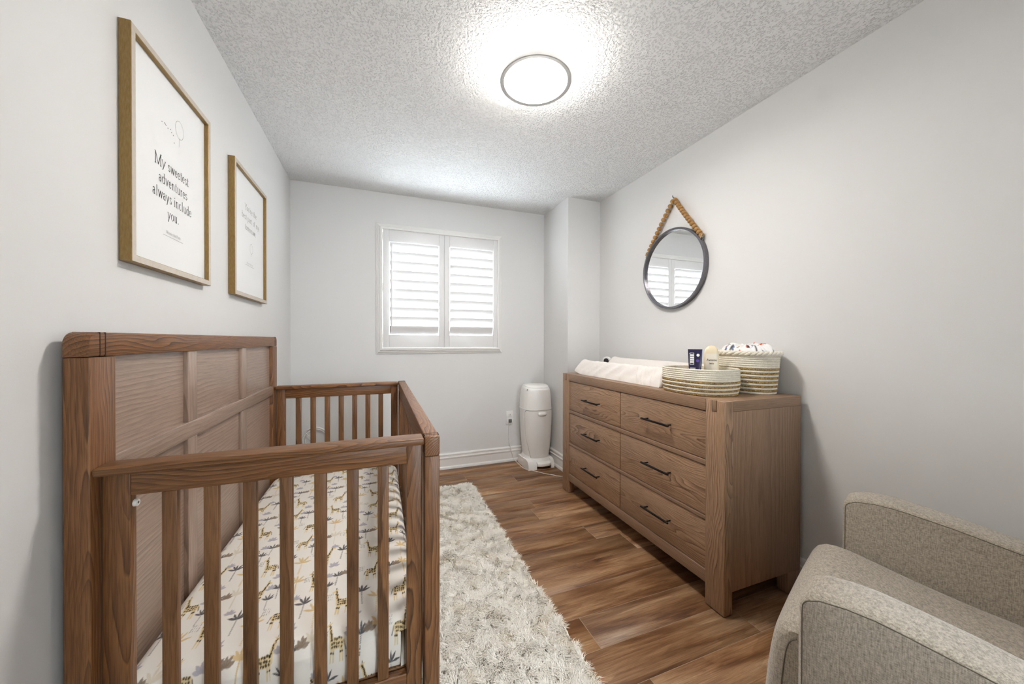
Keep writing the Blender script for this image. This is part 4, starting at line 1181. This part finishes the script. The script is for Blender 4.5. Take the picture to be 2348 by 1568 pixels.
# local axes: x = across (0 near arm outer face .. .82), y = forward, z up
CW, AT = .82, .12
def arm_top(f):
    P = [(-.72, .560), (-.36, .600), (-.24, .624), (-.12, .641), (-.06, .640), (0, .628), (.02, .62)]
    for (a, b), (c, d) in zip(P[:-1], P[1:]):
        if f <= c: return b+(d-b)*max(0, (f-a)/(c-a))
    return .62
def arm_outline(inset=0):
    pts = [(-.72, .10), (.006-inset, .10), (.008-inset, .40), (.008-inset, .590-inset)]
    for k in range(1, 6):
        a = PI/2*k/6; pts.append((-.022+.030*math.cos(a)-inset*math.cos(a), arm_top(-.02)-.036+.032*math.sin(a)-inset*math.sin(a)))
    for f in np.linspace(-.03, -.72, 18): pts.append((f, arm_top(f)-inset))
    return pts
def arm(x0, x1):
    R = .014
    rings = []
    for x, ins in ((x0, .012), (x0+.003, .005), (x0+.010, .001), (x0+R+.01, 0), (x1-R-.01, 0), (x1-.010, .001), (x1-.003, .005), (x1, .012)):
        crown = .004*math.sin(PI*(x-x0)/(x1-x0))
        rings.append([(x, f, z+(crown if z > .3 else 0)) for f, z in arm_outline(ins)])
    return rings_mesh(rings, True, True, True, 50)
for x0, seam_x, far_x in ((0, 0, AT), (CW-AT, CW-AT, CW)):
    a_ = obj('arm', arm(x0, x0+AT), 'chair', chair, (0, 0, 0), local=True)
    for sx in (x0, x0+AT):
        op = arm_outline(.008); op = [p for p in op]
        obj('piping', tube_mesh([(sx+(.003 if sx == x0 else -.003), f, z) for f, z in op[1:]], .0019, 6), 'piping', a_, (0, 0, 0), local=True)
def cushion():
    # profile (f, z): seat top from the back, over the rounded front edge, down to the footrest
    prof = [(-.66, .395), (-.50, .400), (-.357, .408), (-.26, .417), (-.16, .432), (-.08, .448), (-.02, .460), (.02, .464), (.045, .460), (.066, .448), (.078, .428), (.086, .38), (.093, .32), (.098, .26), (.096, .20), (.088, .15), (.07, .125), (.03, .12)]
    x0, x1 = AT+.004, CW-AT-.004; n = 26; rings = []
    for k in range(n+1):
        s = k/n; x = x0+(x1-x0)*s; e = min(s, 1-s)*(x1-x0); er = math.sqrt(max(0, 1-(1-min(1, e/.03))**2)); puff = .012*math.sin(PI*s)**.5
        ring = []
        for i, (f, z) in enumerate(prof):
            g = i/(len(prof)-1)
            nf = 0 if g < .35 else min(1, (g-.35)/.2); nz = 1-nf
            ring.append((x, f-(1-er)*.016*nf+puff*.5*nf, z-(1-er)*.014*nz+puff*nz))
        ring += [(x, .0, .12), (x, -.66, .28)]
        rings.append(ring)
    return rings_mesh(rings, True, True, True, 60)
cu = obj('seat_cushion', cushion(), 'chair', chair, (0, 0, 0), local=True)
for sx in (AT+.0035, CW-AT-.0035):
    obj('cushion_seam', tube_mesh(spline([(sx, .030, .440), (sx, .044, .425), (sx, .052, .395), (sx, .058, .34), (sx, .062, .28), (sx, .064, .22), (sx, .058, .15), (sx, .045, .126)], 4), .0016, 6), 'piping', cu, (0, 0, 0), local=True)
def back_mesh():
    prof = [(-.60, .30), (-.60, .42), (-.615, .55), (-.64, .75), (-.665, .92), (-.69, .985), (-.73, 1.0), (-.77, .98), (-.79, .93), (-.76, .60), (-.74, .10), (-.64, .10)]
    x0, x1 = .03, CW-.03; n = 16; rings = []
    for k in range(n+1):
        s = k/n; x = x0+(x1-x0)*s; er = math.sqrt(max(0, 1-(1-min(1, min(s, 1-s)*(x1-x0)/.05))**2))
        rings.append([(x, f*1.0+(.02*(1-er) if i > 4 else -.02*(1-er)), z-(.04*(1-er) if z > .9 else 0)) for i, (f, z) in enumerate(prof)])
    return rings_mesh(rings, True, True, True, 60)
obj('backrest', back_mesh(), 'chair', chair, (0, 0, 0), local=True)
lbox('seat_frame', AT, CW-AT, -.68, .0, .10, .27, 'chair', chair, .01)
obj('swivel_base', lathe_mesh([(0, .0), (.26, 0), (.26, .02), (.10, .035), (.06, .10), (0, .10)], 40), 'chair_base', chair, (CW/2, -.34, 0), local=True)

# ------------------------------------------------------------------ shag rug
rug = thing('shag_rug', 'fluffy cream shag rug lying half under the crib', 'rug', (.18, 1.70, 0))
RX0, RX1, RY0, RY1 = -.42, .700, .15, 2.790
box('backing', RX0, RX1, RY0, RY1, 0.0005, .014, 'rugback', rug, .003)
def pile():
    N = 185000
    # more strands where the rug is in the open
    x = np.where(RNG.random(N) < .88, RNG.uniform(.04, RX1-.004, N), RNG.uniform(RX0, .04, N))
    yv = np.where(RNG.random(N) < .9, RNG.uniform(.75, RY1-.004, N), RNG.uniform(RY0, .75, N))
    # tufts: strands of one clump lean the same way
    cell = .022
    ci = np.floor(x/cell+.35*np.sin(yv*41)).astype(int); cj = np.floor(yv/cell+.35*np.sin(x*37)).astype(int)
    hsh = (ci*73856093 ^ cj*19349663) & 0xffff
    r1 = np.modf(np.sin(hsh*12.9898)*43758.5453)[0]; r2 = np.modf(np.sin(hsh*78.233)*12345.678)[0]; r1 = np.abs(r1); r2 = np.abs(r2)
    ang = 2*PI*r1+RNG.normal(0, .8, N)
    lean = (.016+.016*r2)*RNG.uniform(.6, 1.25, N)
    hgt = (.020+.008*np.abs(np.sin(x*17+np.sin(yv*11)*2)*np.cos(yv*13)))*RNG.uniform(.8, 1.15, N)
    dx, dy = np.cos(ang), np.sin(ang)
    wid = RNG.uniform(.0011, .0018, N); wx, wy = -dy*wid, dx*wid
    B = np.stack([x, yv, np.full(N, .010)], -1)
    Mi = B+np.stack([dx*lean*.32, dy*lean*.32, hgt*.78], -1)
    Tp = B+np.stack([dx*lean, dy*lean, hgt*.95], -1)
    W = np.stack([wx, wy, np.zeros(N)], -1)
    V = np.stack([B-W, B+W, Mi-W, Mi+W, Tp], 1).reshape(-1, 3)
    k = np.arange(N)*5
    tri = np.stack([k, k+1, k+3, k, k+3, k+2, k+2, k+3, k+4], -1).reshape(-1, 3)
    me = bpy.data.meshes.new('pile'); me.vertices.add(len(V)); me.vertices.foreach_set('co', V.astype(np.float32).ravel())
    me.loops.add(tri.size); me.loops.foreach_set('vertex_index', tri.astype(np.int32).ravel())
    me.polygons.add(len(tri)); me.polygons.foreach_set('loop_start', np.arange(0, tri.size, 3, dtype=np.int32))
    me.update(calc_edges=True); me.polygons.foreach_set('use_smooth', np.ones(len(tri), bool))
    at = me.attributes.new('print', 'FLOAT_COLOR', 'POINT')
    base = np.array(lin('#fdf8ef')[:3]); tan_ = np.array(lin('#eee2ce')[:3])
    mixv = np.clip((np.sin(x*23+np.sin(yv*17)*2)*np.sin(yv*19+np.sin(x*13)*2)*.5+.35*r1+RNG.normal(0, .15, N)-.25)*1.3, 0, .85)[:, None]
    C3 = base*(1-mixv)+tan_*mixv
    C = np.ones((N, 5, 4), np.float32); C[:, :, :3] = C3[:, None, :]
    at.data.foreach_set('color', C.ravel())
    return me
pl_ = local_part('pile', pile(), 'pile', rug); pl_['kind'] = 'stuff'
